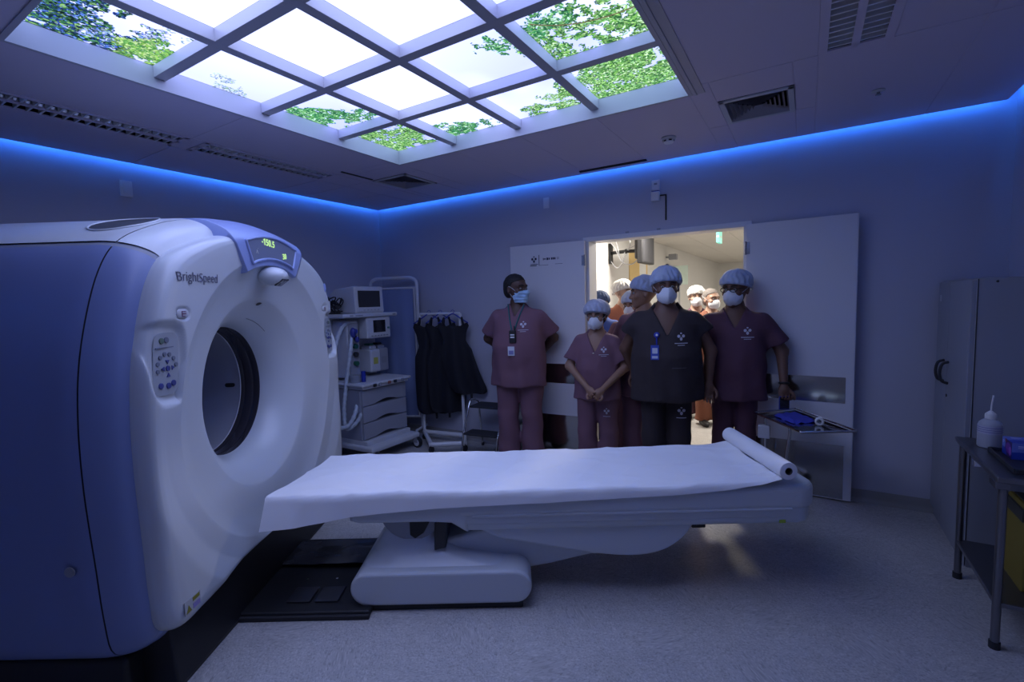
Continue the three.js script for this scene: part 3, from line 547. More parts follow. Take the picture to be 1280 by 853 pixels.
  part('display_icon', [put(crossShapes(0.01)[0], 0.16, 1.80, 0), put(text('^', 0.03), 0.17, 1.79, 0)], PALEGREY, sc);
  dp.position.z = -0.03;
  // laser and camera nose under the panel
  const nose = part('laser_housing', [ball(0.30, 1.672, 0.0, 0.075, 0.05, 0.078, 32, 20), bx(0.24, 0.33, 1.655, 1.69, -0.05, 0.05, 0.015)], SHELL, ct);
  { const g = bx(-0.03, 0.03, -0.004, 0.004, -0.034, 0.034, 0.003); g.rotateZ(0.6); g.translate(0.345, 1.638, 0.0); part('laser_window', g, DARKGLOSS, nose); }
  { const g = bx(-0.02, 0.02, -0.004, 0.004, -0.012, 0.012, 0.002); g.rotateZ(0.6); g.translate(0.347, 1.6355, -0.004); part('lens', g, GREY, nose); }
  nose.position.z = -0.012;
  // lettering
  { const g = text('BrightSpeed', 0.035, 0.0008, fontR); g.rotateY(P / 2); const p = g.attributes.position; for (let i = 0; i < p.count; i++) { const d = p.getZ(i) + 0.59, y = p.getY(i) + 1.632; p.setXYZ(i, faceS(d, y) + 0.0025 + p.getX(i), y, d); } part('brand_lettering', g, mat([0.10, 0.10, 0.16], 0.5), ct); }
  // stop buttons and key pads, one on each side
  for (const sgn of [1, -1]) {
    const b = new THREE.CapsuleGeometry(0.019, 0.030, 6, 16); b.rotateX(P / 2); b.scale(0.35, 1, 1); b.translate(faceS(sgn * 0.70, 1.49) + 0.003, 1.49, sgn * 0.70);
    const bt = part('stop_button', b, PALEGREY, ct);
    const mk = [bx(0, 0.001, -0.004, 0.0, -0.012, 0.012), bx(0, 0.001, -0.014, 0.008, 0.008, 0.012), bx(0, 0.001, -0.014, -0.011, -0.006, 0.012), bx(0, 0.001, 0.005, 0.008, -0.012, 0.008)]; for (const m of mk) m.translate(faceS(sgn * 0.70, 1.49) + 0.0095, 1.492, sgn * 0.70);
    part('stop_mark', mk, mat([0.16, 0.05, 0.12], 0.5), bt);
    const plate = grid((u, v) => { const an = u * 2 * P, cx = Math.cos(an), cy = Math.sin(an), q = Math.pow(Math.pow(Math.abs(cx), 5) + Math.pow(Math.abs(cy), 5), -0.2) * v; const d = 0.788 + 0.062 * cx * q - 0.012 * cy * q, y = 1.302 + 0.118 * cy * q; return [faceS(0.788, 1.302) + 0.005 + (d - 0.788) * -0.05, y, sgn * d]; }, 40, 6, true);
    const pd = part('key_pad', plate, mat([0.34, 0.37, 0.42], 0.35), ct), s0 = faceS(0.788, 1.302) + 0.006;
    const key = (d, y, r, m, name) => { const g = new THREE.CylinderGeometry(r, r * 1.1, 0.005, 12); g.rotateZ(-P / 2); g.translate(s0 + (d - 0.788) * -0.05, y, sgn * d); part(name, g, m, pd); };
    const KD = mat([0.16, 0.18, 0.24], 0.4), KB = mat([0.045, 0.06, 0.24], 0.4), KG = mat([0.10, 0.16, 0.13], 0.4);
    key(0.802, 1.39, 0.011, KG, 'key'); key(0.778, 1.392, 0.011, KD, 'key');
    for (let k = 0; k < 7; k++) { const an = -0.35 + k * 0.52; key(0.786 + 0.046 * Math.cos(an + 0.2), 1.285 + 0.055 * Math.sin(an + 0.2), 0.008, KD, 'key'); }
    for (let k = 0; k < 4; k++) { const an = k * P / 2; const g = new THREE.CylinderGeometry(0.010, 0.010, 0.005, 3); g.rotateZ(-P / 2); g.rotateX(an); g.translate(s0, 1.284 + 0.027 * Math.sin(an), sgn * (0.782 + 0.024 * Math.cos(an))); part('arrow_key', g, KB, pd); }
    key(0.782, 1.284, 0.010, KB, 'key');
    for (const [d, y] of [[0.822, 1.222], [0.785, 1.218], [0.76, 1.225]]) key(d, y, 0.011, KB, 'key');
    part('pad_divider', bx(s0 - 0.002, s0 + 0.0012, 1.362, 1.366, sgn * 0.74, sgn * 0.835), KD, pd);
    if (sgn < 0) { const g = ball(0, 0, 0, 0.004, 0.034, 0.022, 16, 12); g.translate(faceS(-0.72, 1.63) + 0.001, 1.63, -0.72); part('round_badge', g, PANELBLUE, ct); part('small_label', bx(faceS(-0.80, 1.51), faceS(-0.80, 1.51) + 0.002, 1.48, 1.54, -0.812, -0.788), PALEGREY, ct); }
  }
  // warning label by the lower corner
  { const s = faceS(0.79, 0.36) + 0.002, Y = mat([0.22, 0.21, 0.03], 0.5); const tri = new THREE.ShapeGeometry(new THREE.Shape([[-0.016, 0], [0.016, 0], [0, 0.03]].map(([x, y]) => new THREE.Vector2(x, y)))); tri.rotateY(P / 2); tri.translate(s, 0.325, 0.815);
    const lb = part('warning_label', bx(s - 0.003, s - 0.001, 0.32, 0.375, 0.745, 0.835), mat([0.42, 0.44, 0.48], 0.5), ct); part('warning_triangle', tri, Y, lb); part('warning_bar', bx(s - 0.001, s, 0.355, 0.370, 0.75, 0.79), Y, lb); part('warning_print', bx(s - 0.001, s, 0.325, 0.345, 0.75, 0.79), mat([0.25, 0.22, 0.5], 0.5), lb); }
  // plinth
  part('plinth', [extr([[-0.70, 0], [0.23, 0], [0.235, 0.02], [0.215, 0.30], [-0.70, 0.30]], -0.80, 0.82, 0.01), bx(-0.74, 0.10, 0, 0.2, -0.86, 0.90, 0.02)], BLACK, ct);
}
function revXAt(r, h, d, y, s, side) { const g = new THREE.CylinderGeometry(r, r, h, 20); g.rotateX(Math.PI / 2); g.translate(s, y, d + side * 0.022); return g; }

// floor plate with foot pads between gantry and couch
{
  const t = thing('floor_plate', 'black low floor plate with two square pads between gantry and couch', 'floor plate', scan(0, T0), AXIS);
  part('plate', [bx(0.20, 0.86, 0, 0.035, -0.30, 0.40, 0.012), bx(0.22, 0.80, 0.03, 0.05, -0.30, -0.02, 0.01)], BLACK, t);
  for (const s0 of [0.42, 0.56]) part('foot_pad', bx(s0, s0 + 0.12, 0.033, 0.043, 0.20, 0.325, 0.006), mat([0.02, 0.02, 0.026], 0.35), t);
  part('front_rail', bx(0.21, 0.86, 0.0, 0.022, 0.395, 0.415, 0.004), RUBBER, t);
  part('glossy_film', grid((u, v) => [mix(0.24, 0.82, u), 0.053 + 0.006 * noise3(u * 7, v * 5, 2), mix(-0.27, 0.0, v)], 30, 14), mat([0.05, 0.05, 0.06], 0.22), t);
  for (const s0 of [0.44, 0.60]) part('screw', revYAt(0.006, 0.004, s0, 0.036, 0.12), STEEL, t);
}
function revYAt(r, h, x, y, z) { const g = new THREE.CylinderGeometry(r, r, h, 10); g.translate(x, y, z); return g; }

// ---------------------------------------------------------------- couch
{
  const t = thing('scanner_couch', 'long white patient couch on a pill-shaped lifting base', 'patient couch', scan(0, T0), AXIS);
  // pedestal: pill shaped skirt
  const pill = new THREE.Shape(); const R = 0.083, c0 = 0.113;
  pill.absarc(1.645 - R, c0, R, -Math.PI / 2, Math.PI / 2); pill.absarc(0.755 + R, c0, R, Math.PI / 2, 1.5 * Math.PI);
  part('pedestal', extr(pill, -0.30, 0.36, 0.016, 16), SHELL, t);
  part('pedestal_foot', bx(0.82, 1.60, 0, 0.05, -0.28, 0.345, 0.006), BLACK, t);
  // sloping shroud: rises from the pedestal to the cradle head
  const ring = (y, s0, s1, d0, d1, r) => { const out = []; const sh = roundRect(s0, s1, d0, d1, r).getSpacedPoints(60); for (const p of sh) out.push([p.x, y, p.y]); return out; };
  const loft = (rings) => grid((u, v) => { const k = v * (rings.length - 1), i = Math.min(rings.length - 2, Math.floor(k)), f = k - i, j = Math.min(59, Math.round(u * 60) % 60), a = rings[i][j], b = rings[i + 1][j]; return [mix(a[0], b[0], f), mix(a[1], b[1], f), mix(a[2], b[2], f)]; }, 60, (rings.length - 1) * 3, true);
  part('shroud', loft([ring(0.17, 0.79, 1.56, -0.29, 0.335, 0.05), ring(0.20, 0.80, 1.50, -0.28, 0.30, 0.07), ring(0.24, 0.83, 1.28, -0.26, 0.245, 0.09), ring(0.30, 0.865, 1.20, -0.23, 0.21, 0.09), ring(0.36, 0.90, 1.17, -0.21, 0.19, 0.08), ring(0.44, 0.93, 1.16, -0.20, 0.18, 0.07)]), SHELL, t);
  part('shroud_slot', extr([[1.155, 0.25], [1.215, 0.262], [1.235, 0.42], [1.165, 0.42]], -0.17, 0.255, 0.012), DARK, t);
  // lifting arm sloping from the pedestal up to the rear of the couch
  part('lift_arm', extr([[1.20, 0.185], [1.205, 0.285], [1.28, 0.30], [1.60, 0.385], [2.22, 0.40], [2.20, 0.235], [1.75, 0.135], [1.55, 0.10], [1.40, 0.12]], -0.16, 0.20, 0.02), SHELL, t);
  // cradle support under the head end
  const by = 0.405;
  const arc = new THREE.Shape(); arc.moveTo(0.875, 0.50); for (let k = 0; k <= 14; k++) { const a = Math.PI + k / 14 * Math.PI * 0.75; arc.lineTo(1.04 + 0.165 * Math.cos(a), 0.455 + 0.165 * Math.sin(a)); } arc.lineTo(1.15, 0.50);
  part('cradle_support', extr(arc, -0.16, 0.20, 0.012, 8), PALEGREY, t);
  part('support_edge', [extr(arc, 0.195, 0.212, 0.0, 8)], GREY, t);
  part('support_opening', extr([[1.03, 0.32], [1.055, 0.30], [1.10, 0.33], [1.14, 0.40], [1.135, 0.45], [1.03, 0.45]], 0.14, 0.222, 0.004), BLACK, t);
  // couch beam
  const plan = (s0, s1, w, r, rl) => { const sh = new THREE.Shape(); sh.moveTo(s0, -w); sh.lineTo(s1 - r, -w); sh.absarc(s1 - r, -w + r, r, -Math.PI / 2, 0); sh.absarc(s1 - r, w - r, r, 0, Math.PI / 2); sh.lineTo(s0, w); sh.lineTo(s0, -w); return sh; };
  const slab = (sh, y0, y1, bev) => { const g = new THREE.ExtrudeGeometry(sh, { depth: y1 - y0 - 2 * bev, bevelEnabled: true, bevelSize: bev, bevelThickness: bev, bevelOffset: -bev, bevelSegments: 4, curveSegments: 14 }); g.rotateX(Math.PI / 2); g.translate(0, y1 - bev, 0); return g; };
  part('couch_beam', [slab(plan(1.30, 3.075, 0.305, 0.11), 0.44, 0.562, 0.03), slab(plan(1.31, 3.06, 0.29, 0.10), 0.365, 0.46, 0.022), bx(1.30, 2.9, 0.40, 0.45, -0.295, 0.295, 0.01)], SHELL, t);
  part('beam_bead', [cyl([1.36, 0.447, 0.297], [2.93, 0.447, 0.297], 0.009), cyl([1.36, 0.447, -0.297], [2.93, 0.447, -0.297], 0.009)], SHELL, t);
  part('beam_nose', [extr([[1.14, 0.42], [1.255, 0.412], [1.325, 0.367], [1.34, 0.365], [1.34, 0.55], [0.74, 0.55], [0.75, 0.435], [0.80, 0.42]], -0.29, 0.30, 0.018)], SHELL, t);
  part('cradle', [grid((u, v) => { const q = (v - 0.5) * 2, e = Math.abs(q) > 0.96; return [mix(0.45, 2.80, u), 0.545 + 0.018 * q * q - (e ? 0.015 : 0), q * 0.26]; }, 2, 20), grid((u, v) => { const q = (v - 0.5) * 2; return [mix(0.45, 2.80, u), 0.515 + 0.03 * q * q, q * 0.26]; }, 2, 20)], PALEGREY, t);
  part('end_cap', [revYAt(0.02, 0.004, 0, 0, 0)].map((g) => { g.rotateX(Math.PI / 2); g.translate(2.955, 0.50, 0.306); return g; }), SHELL, t);
  part('green_label', bx(2.875, 2.905, 0.372, 0.388, 0.288, 0.2925), mat([0.30, 0.42, 0.04], 0.5), t);
  // curved cover under the beam
  const sk = new THREE.Shape(); sk.moveTo(1.40, 0.40); sk.lineTo(2.47, 0.40); sk.lineTo(2.46, 0.365); sk.bezierCurveTo(2.40, 0.26, 2.30, 0.205, 2.15, 0.208); sk.bezierCurveTo(2.05, 0.21, 2.02, 0.222, 1.96, 0.222); sk.lineTo(1.52, 0.31); sk.bezierCurveTo(1.46, 0.325, 1.43, 0.345, 1.40, 0.36); sk.lineTo(1.40, 0.40);
  part('under_cover', extr(sk, -0.24, 0.27, 0.012, 12), SHELL, t);
  part('under_bracket', bx(2.46, 2.53, 0.335, 0.368, 0.10, 0.25, 0.006), BLACK, t);
}
// paper sheet and its roll
{
  const drop = (s) => lerpList([[0.30, 0.150], [0.50, 0.140], [0.78, 0.098], [1.0, 0.080], [1.25, 0.066], [1.75, 0.052], [2.3, 0.034], [2.6, 0.02], [2.9, 0.004]], s);
  const g = grid((u, v) => {
    const s00 = mix(0.33, 2.875, u), far = mix(0.10, 0, clamp((s00 - 0.33) / 0.6)), W = 0.62; // v: 0 far edge .. 1 hanging near edge
    const s = s00 + far * (1 - v), dr = drop(s), tot = W + dr, l = v * tot; let d, y;
    const rip = 0.004 * noise3(s * 5, v * 7, 1) + 0.003 * noise3(s * 14, v * 9, 4) + 0.006 * Math.pow(1 - Math.abs(noise3(s * 4 + v * 3, v * 3 - s * 1.2, 7)), 6) + 0.006 * Math.pow(1 - Math.abs(noise3(s * 3 - v * 4, v * 2 + s, 3)), 8) * (0.4 + sstep(2.3, 2.8, s));
    const top = 0.572 + 0.012 * sstep(2.4, 2.8, s) + 0.028 * sstep(2.76, 2.88, s) * 0.6;
    const bulge = s < 0.6 ? 0.02 * (0.6 - s) / 0.3 : 0;
    if (l <= W - 0.01) { d = -0.315 + l; const e = (d / 0.31); y = top + 0.006 * e * e + rip - bulge * (0.5 - 0.5 * e); }
    else { const k = l - (W - 0.01), bend = Math.min(1, k / 0.03); d = 0.295 + 0.020 * Math.sin(bend * Math.PI / 2) + (0.012 + 0.05 * (s < 0.75 ? (0.75 - s) : 0)) * k / 0.12 + 0.004 * noise3(s * 11, 2, k * 6) * bend; y = top + 0.006 + rip * (1 - bend) - 0.012 * bend * bend - Math.max(0, k - 0.014); }
    return [s, y, d];
  }, 240, 60);
  const m = single('paper_sheet', g, PAPER, 'wrinkled white paper sheet spread along the couch', 'paper sheet'); m.position.set(...scan(0, T0)); m.rotation.y = AXIS;
  const t = thing('paper_roll', 'white paper roll with a hollow core lying across the couch end', 'paper roll', scan(0, T0), AXIS);
  const q = new THREE.Group(); const prof = [[0.018, -0.33], [0.041, -0.33], [0.043, -0.327], [0.043, 0.317], [0.041, 0.32], [0.018, 0.32]];
  const rg = revY(prof, 40); rg.rotateX(Math.PI / 2); rg.translate(2.90, 0.643, 0);
  part('paper_winding', rg, PAPER, t);
  const cg = revY([[0.018, -0.331], [0.018, 0.321], [0.0155, 0.321], [0.0155, -0.331], [0.018, -0.331]], 24); cg.rotateX(Math.PI / 2); cg.translate(2.90, 0.643, 0);
  part('core', cg, mat([0.10, 0.09, 0.09], 0.8), t);
}

// ---------------------------------------------------------------- anaesthesia machine by the left wall, facing into the room
{
  const t = thing('anaesthesia_machine', 'white anaesthesia machine with drawers, screens and breathing hoses beside the gantry', 'medical machine', [0, 0, 0]);
  const BODY = mat([0.34, 0.35, 0.40], 0.4), TRIM = mat([0.60, 0.61, 0.64], 0.4);
  part('base', [bx(0.20, 0.90, 0.10, 0.155, 0.42, 1.08, 0.02), bx(0.25, 0.80, 0.15, 0.20, 0.46, 1.05, 0.01)], TRIM, t);
  for (const [x, z] of [[0.87, 0.47], [0.87, 1.04], [0.26, 0.47], [0.26, 1.04]]) {
    const g = new THREE.CylinderGeometry(0.055, 0.055, 0.035, 24); g.rotateX(Math.PI / 2); g.translate(x + 0.03, 0.055, z);
    const c = part('caster', g, RUBBER, t);
    const h = new THREE.CylinderGeometry(0.036, 0.036, 0.038, 20); h.rotateX(Math.PI / 2); h.translate(x + 0.03, 0.055, z); part('hub', h, TRIM, c);
    part('caster_fork', [bx(x - 0.01, x + 0.045, 0.055, 0.11, z - 0.026, z - 0.02), bx(x - 0.01, x + 0.045, 0.055, 0.11, z + 0.02, z + 0.026)], GREY, c);
  }
  part('cabinet', bx(0.24, 0.735, 0.19, 0.70, 0.46, 1.05, 0.015), BODY, t);
  for (let k = 0; k < 3; k++) { // drawers with a wavy lower edge
    const y0 = 0.205 + k * 0.163, sh = new THREE.Shape(); sh.moveTo(0.47, y0 + 0.155); sh.lineTo(1.04, y0 + 0.155); sh.lineTo(1.04, y0 + 0.012);
    for (let i = 0; i <= 24; i++) { const q = i / 24; sh.lineTo(mix(1.04, 0.47, q), y0 + 0.008 + 0.034 * Math.pow(Math.sin(Math.PI * clamp((q - 0.15) / 0.75)), 2)); }
    sh.lineTo(0.47, y0 + 0.155);
    const g = new THREE.ExtrudeGeometry(sh, { depth: 0.018, bevelEnabled: true, bevelSize: 0.004, bevelThickness: 0.004, bevelSegments: 2 }); g.rotateY(-Math.PI / 2); g.translate(0.758, 0, 0);
    const d = part('drawer', g, BODY, t);
    part('drawer_grip', bx(0.73, 0.742, y0 + 0.006, y0 + 0.04, 0.55, 0.97), DARK, d);
  }
  part('work_surface', [bx(0.22, 0.81, 0.725, 0.755, 0.42, 1.08, 0.014), bx(0.30, 0.79, 0.70, 0.73, 0.45, 1.06, 0.006)], TRIM, t);
  for (const [z, m] of [[0.56, GREY], [0.66, DARK], [0.74, mat([0.3, 0.12, 0.1], 0.5)], [0.86, GREY], [0.93, DARK]]) part('front_knob', [bx(0.805, 0.825, 0.715, 0.745, z - 0.016, z + 0.016, 0.005)], m, t);
  part('back_column', [bx(0.14, 0.30, 0.75, 1.40, 0.44, 1.06, 0.02), bx(0.28, 0.52, 0.78, 1.36, 0.84, 0.98, 0.02)], TRIM, t);
  part('gauge_panel', bx(0.515, 0.53, 0.80, 1.33, 0.85, 0.97, 0.006), BODY, t);
  for (const [y, m] of [[1.25, BLUEPLASTIC], [1.18, DARK], [1.10, mat([0.02, 0.12, 0.10], 0.4)], [1.02, DARK], [0.93, mat([0.02, 0.13, 0.08], 0.4)]]) { const g = new THREE.CylinderGeometry(0.024, 0.024, 0.035, 16); g.rotateZ(Math.PI / 2); g.translate(0.545, y, 0.91); part('valve_knob', g, m, t); }
  part('top_shelf', [bx(0.12, 0.62, 1.385, 1.425, 0.39, 1.10, 0.012)], TRIM, t);
  part('shelf_lettering', [bx(0.6205, 0.6215, 1.398, 1.412, 0.42, 0.46), bx(0.6205, 0.6215, 1.398, 1.412, 0.98, 1.02), bx(0.6205, 0.6215, 1.399, 1.411, 0.86, 0.95)], GREY, t);
  const vm = part('ventilator_screen', [bx(0.47, 0.60, 1.165, 1.385, 0.48, 0.80, 0.014)], TRIM, t);
  part('screen_glass', bx(0.598, 0.604, 1.225, 1.35, 0.555, 0.715), SCREEN, vm);
  for (let k = 0; k < 6; k++) part('screen_button', bx(0.598, 0.606, 1.185, 1.197, 0.52 + k * 0.04, 0.545 + k * 0.04, 0.003), GREY, vm);
  part('dial', [bx(0.598, 0.612, 1.255, 1.275, 0.503, 0.525, 0.004)], mat([0.05, 0.2, 0.2], 0.4), vm);
  for (const [z0, m] of [[0.545, TRIM], [0.43, BODY]]) {
    const v = part('vaporizer', [bx(0.30, 0.50, 0.80, 1.045, z0, z0 + 0.135, 0.02), bx(0.33, 0.47, 1.03, 1.08, z0 + 0.02, z0 + 0.115, 0.02)], m, t);
    part('filler_label', bx(0.4985, 0.502, 0.885, 0.955, z0 + 0.04, z0 + 0.10), z0 > 0.5 ? mat([0.55, 0.55, 0.12], 0.5) : GREY, v);
    part('dial', [bx(0.36, 0.44, 1.075, 1.10, z0 + 0.03, z0 + 0.10, 0.012)], z0 > 0.5 ? mat([0.05, 0.25, 0.18], 0.5) : DARK, v);
  }
  // corrugated hoses at the left end
  const hose = (pts, r) => { const c = new THREE.CatmullRomCurve3(pts.map((p) => V3(...p))), n = 120, g = new THREE.TubeGeometry(c, n, r, 10); const p = g.attributes.position; for (let i = 0; i <= n; i++) { const m = c.getPointAt(i / n), k = 1 + 0.13 * Math.sin(i * 1.57); for (let j = 0; j <= 10; j++) { const q = i * 11 + j; p.setXYZ(q, m.x + (p.getX(q) - m.x) * k, m.y + (p.getY(q) - m.y) * k, m.z + (p.getZ(q) - m.z) * k); } } g.computeVertexNormals(); return g; };
  const HOSE = mat([0.55, 0.60, 0.66], 0.45);
  part('breathing_hose', hose([[0.60, 0.66, 0.98], [0.68, 0.52, 1.05], [0.66, 0.36, 1.16], [0.56, 0.38, 1.24], [0.52, 0.70, 1.20], [0.50, 1.05, 1.14], [0.52, 1.28, 1.05], [0.50, 1.33, 0.97]], 0.02), HOSE, t);
  part('breathing_hose', hose([[0.64, 0.70, 0.92], [0.70, 0.60, 0.97], [0.72, 0.42, 1.06], [0.64, 0.33, 1.14], [0.58, 0.46, 1.12], [0.57, 0.78, 1.06], [0.58, 1.08, 1.00], [0.55, 1.24, 0.95]], 0.019), HOSE, t);
  part('absorber', [cyl([0.62, 0.60, 1.0], [0.62, 0.80, 1.0], 0.05), cyl([0.62, 0.80, 1.0], [0.62, 0.83, 1.0], 0.055)], mat([0.28, 0.30, 0.34], 0.3), t);
  part('connector', [cyl([0.66, 0.70, 0.93], [0.66, 0.86, 0.93], 0.022), cyl([0.66, 0.56, 0.96], [0.70, 0.63, 0.95], 0.024)], BLUEPLASTIC, t);
  part('flow_sensor', [ball(0.58, 1.24, 0.96, 0.028, 0.05, 0.03), ball(0.60, 1.17, 0.93, 0.022, 0.03, 0.022)], mat([0.04, 0.05, 0.30], 0.4), t);
  // patient monitor on the shelf: a thing of its own, with its cables
  const m = thing('patient_monitor', 'white patient monitor with a dark screen on the machine shelf', 'monitor', [0.36, 1.425, 0.75]);
  part('housing', [extr([[-0.12, 0.01], [0.24, 0.0], [0.25, 0.02], [0.235, 0.262], [0.22, 0.27], [-0.05, 0.25], [-0.13, 0.2]], -0.185, 0.185, 0.012)], TRIM, m);
  { const g = bx(0.242, 0.2475, 0.055, 0.225, -0.135, 0.145); part('screen', g, SCREEN, m); }
  part('front_keys', [0, 1, 2, 3, 4].map((k) => bx(0.2455, 0.2495, 0.024, 0.036, -0.12 + k * 0.045, -0.09 + k * 0.045, 0.002)), GREY, m).userData.kind = 'stuff';
  const c = thing('cable_bundle', 'tangle of black monitor cables left of the patient monitor', 'cables', [0.40, 1.425, 1.02]);
  for (let k = 0; k < 9; k++) { const pts = []; for (let i = 0; i < 7; i++) pts.push([rr(-0.12, 0.12), 0.012 + (i && i < 6 ? rr(0.0, 0.17) : rr(0, 0.1)), rr(-0.06, 0.08)]); part('cable', tube(pts, 0.006, 40, 6), k % 4 === 3 ? GREY : BLACK, c); }
  part('cable_plug', [bx(-0.02, 0.05, 0.0, 0.05, -0.04, 0.04, 0.01), bx(-0.1, -0.03, 0.0, 0.07, -0.02, 0.05, 0.012), bx(0.03, 0.09, 0.05, 0.09, 0.0, 0.06, 0.012)], DARK, c);
}
// ---------------------------------------------------------------- mobile screen in the corner
{
  const x0 = 0.10, z0 = 0.27, x1 = 0.645, z1 = 0.10, L = Math.hypot(x1 - x0, z1 - z0), turn = Math.atan2(-(z1 - z0), x1 - x0);
  const t = thing('mobile_screen', 'tall white-framed mobile screen standing in the blue corner', 'screen', [x0, 0, z0], turn);
  const R = 0.019, top = 1.80;
  part('frame_tube', [tube([[0, 0.12, 0], [0, 0.8, 0], [0, top - 0.08, 0], [0.02, top - 0.025, 0], [0.08, top, 0], [L / 2, top, 0], [L - 0.08, top, 0], [L - 0.02, top - 0.025, 0], [L, top - 0.08, 0], [L, 0.8, 0], [L, 0.12, 0]], R, 140, 10, false, 0.15)], WHITE_METAL, t);
  part('cross_rail', cyl([0, top - 0.115, 0], [L, top - 0.115, 0], 0.011), WHITE_METAL, t);
  part('cross_rail', cyl([0, 0.22, 0], [L, 0.22, 0], 0.014), WHITE_METAL, t);
  part('inner_post', cyl([L - 0.035, 0.22, 0.0], [L - 0.035, top - 0.115, 0.0], 0.009), WHITE_METAL, t);
  part('panel', grid((u, v) => [mix(0.02, L - 0.05, u), mix(0.23, top - 0.125, v), 0.006 * Math.sin(u * 19) * (0.4 + 0.6 * (1 - v))], 60, 6), mat([0.22, 0.28, 0.48], 0.75), t);
  for (const x of [0, L]) { const f = part('foot', [cyl([x, 0.10, -0.16], [x, 0.10, 0.16], 0.015), cyl([x, 0.10, 0], [x, 0.14, 0], 0.017)], WHITE_METAL, t); for (const z of [-0.15, 0.15]) { const g = new THREE.CylinderGeometry(0.042, 0.042, 0.022, 18); g.rotateZ(Math.PI / 2); g.translate(x, 0.042, z); part('caster', [g, cyl([x, 0.05, z], [x, 0.1, z], 0.008)], RUBBER, f); } }
}
// ---------------------------------------------------------------- apron rack with hanging lead aprons
const RACK = { a: [0.76, 0.20], d: [1.26, 0.13], b: [1.16, 0.55], c: [1.44, 0.36] };
{
  const { a, b, c, d } = RACK, t = thing('apron_rack', 'white tubular rack on casters carrying dark aprons', 'rack', [0, 0, 0]);
  const P = (p, y) => [p[0], y, p[1]], y = 0.085;
  for (const [p, q] of [[a, b], [b, c], [c, d], [d, a]]) part('base_rail', cyl(P(p, y), P(q, y), 0.024, 0.024, 10), WHITE_METAL, t);
  part('upright', cyl(P(a, y), P(a, 1.39), 0.017), WHITE_METAL, t); part('upright', cyl(P(d, y), P(d, 1.39), 0.017), WHITE_METAL, t);
  part('top_bar', cyl(P(a, 1.39), P(d, 1.39), 0.014), WHITE_METAL, t);
  for (const p of [a, b, c, d]) { const g = new THREE.CylinderGeometry(0.032, 0.032, 0.022, 16); g.rotateZ(Math.PI / 2); g.translate(p[0], 0.032, p[1]); part('caster', [g, cyl([p[0], 0.035, p[1]], [p[0], 0.075, p[1]], 0.009)], RUBBER, t); }
  // aprons: thick shaped sheets hanging from wide hangers
  const CLOTH = mat([0.007, 0.007, 0.013], 0.75, { sheen: 0.1, sheenColor: lin(0.2, 0.2, 0.4) });
  const apron = (label, k, lean, len, w, sway) => {
    const p = [mix(a[0], d[0], k), mix(a[1], d[1], k)], g = thing('lead_apron', label, 'apron', [p[0] + (k > 0.7 ? 0.05 : 0), 1.36, p[1] + (k > 0.7 ? 0.045 : 0)], lean, 'aprons on the rack');
    part('hanger', [tube([[0, 0.03, 0], [0.02, 0.055, 0], [0, 0.07, 0], [-0.02, 0.05, 0]], 0.003, 20, 6), tube([[-w * 0.44, -0.07, 0], [-w * 0.2, -0.012, 0], [0, 0.03, 0], [w * 0.2, -0.012, 0], [w * 0.44, -0.07, 0]], 0.007, 30, 6)], BLUEPLASTIC, g);
    const wid = (v) => w * lerpList([[0, 0.42], [0.05, 0.46], [0.14, 0.37], [0.26, 0.33], [0.38, 0.46], [0.6, 0.50], [0.9, 0.53], [0.97, 0.50], [1, 0.40]], v);
    const sheet = (off) => grid((u, v) => { const q = (u - 0.5) * 2, x = q * wid(v) + sway * v * v, neck = v < 0.05 ? -0.05 * Math.pow(1 - Math.abs(q), 1) * (1 - v / 0.05) * 1.6 : 0; return [x, -0.06 - v * len + neck - 0.035 * (1 - Math.abs(q)) * 0, off * (1 - Math.pow(Math.abs(q), 6)) * 0.02 + 0.022 * Math.sin(q * 5 + v * 3 + k * 9) * (0.3 + v) ]; }, 26, 40);
    part('apron_body', [sheet(1), sheet(-1)], CLOTH, g);
    for (const s of [-1, 1]) part('shoulder_strap', tube([[s * w * 0.32, -0.09, 0.02], [s * w * 0.27, -0.03, 0.018], [s * w * 0.26, -0.02, -0.01], [s * w * 0.3, -0.12, -0.02]], 0.012, 20, 6), CLOTH, g);
    part('waist_strap', [bx(sway - 0.012, sway + 0.012, -0.12 - len, -0.03 - len, 0.005, 0.011)], CLOTH, g);
    return g;
  };
  apron('dark apron hanging nearest the mobile screen, longest to the floor', 0.24, 0.66, 1.0, 0.38, 0.04);
  apron('dark apron hanging second on the rack, between two others', 0.52, 0.6, 0.98, 0.36, 0.06);
  apron('shorter dark apron swaying out towards the man by the wall', 0.80, 0.52, 0.76, 0.36, 0.17);
}
// ---------------------------------------------------------------- step stool behind the man
{
  const t = thing('step_stool', 'chrome-legged step stool with dark tread beside the aprons', 'stool', [1.66, 0, 0.24], 0.1);
  part('top_tread', bx(-0.16, 0.20, 0.455, 0.475, -0.13, 0.10, 0.006), RUBBER, t);
  part('low_tread', bx(-0.16, 0.20, 0.215, 0.232, 0.06, 0.24, 0.006), RUBBER, t);
  for (const x of [-0.17, 0.21]) { part('side_tube', [tube([[x, 0.012, 0.27], [x, 0.21, 0.22], [x, 0.235, 0.20], [x, 0.46, 0.10], [x, 0.52, 0.06], [x, 0.53, 0.02], [x, 0.47, -0.10], [x, 0.012, -0.16]], 0.011, 60, 8, false, 0.2)], CHROME, t); for (const z of [0.27, -0.16]) part('rubber_tip', revYAt(0.015, 0.03, x, 0.015, z), RUBBER, t); }
  part('cross_bar', cyl([-0.17, 0.1, -0.15], [0.21, 0.1, -0.15], 0.009), CHROME, t); part('cross_bar', cyl([-0.17, 0.22, 0.2], [0.21, 0.22, 0.2], 0.009), CHROME, t);
}
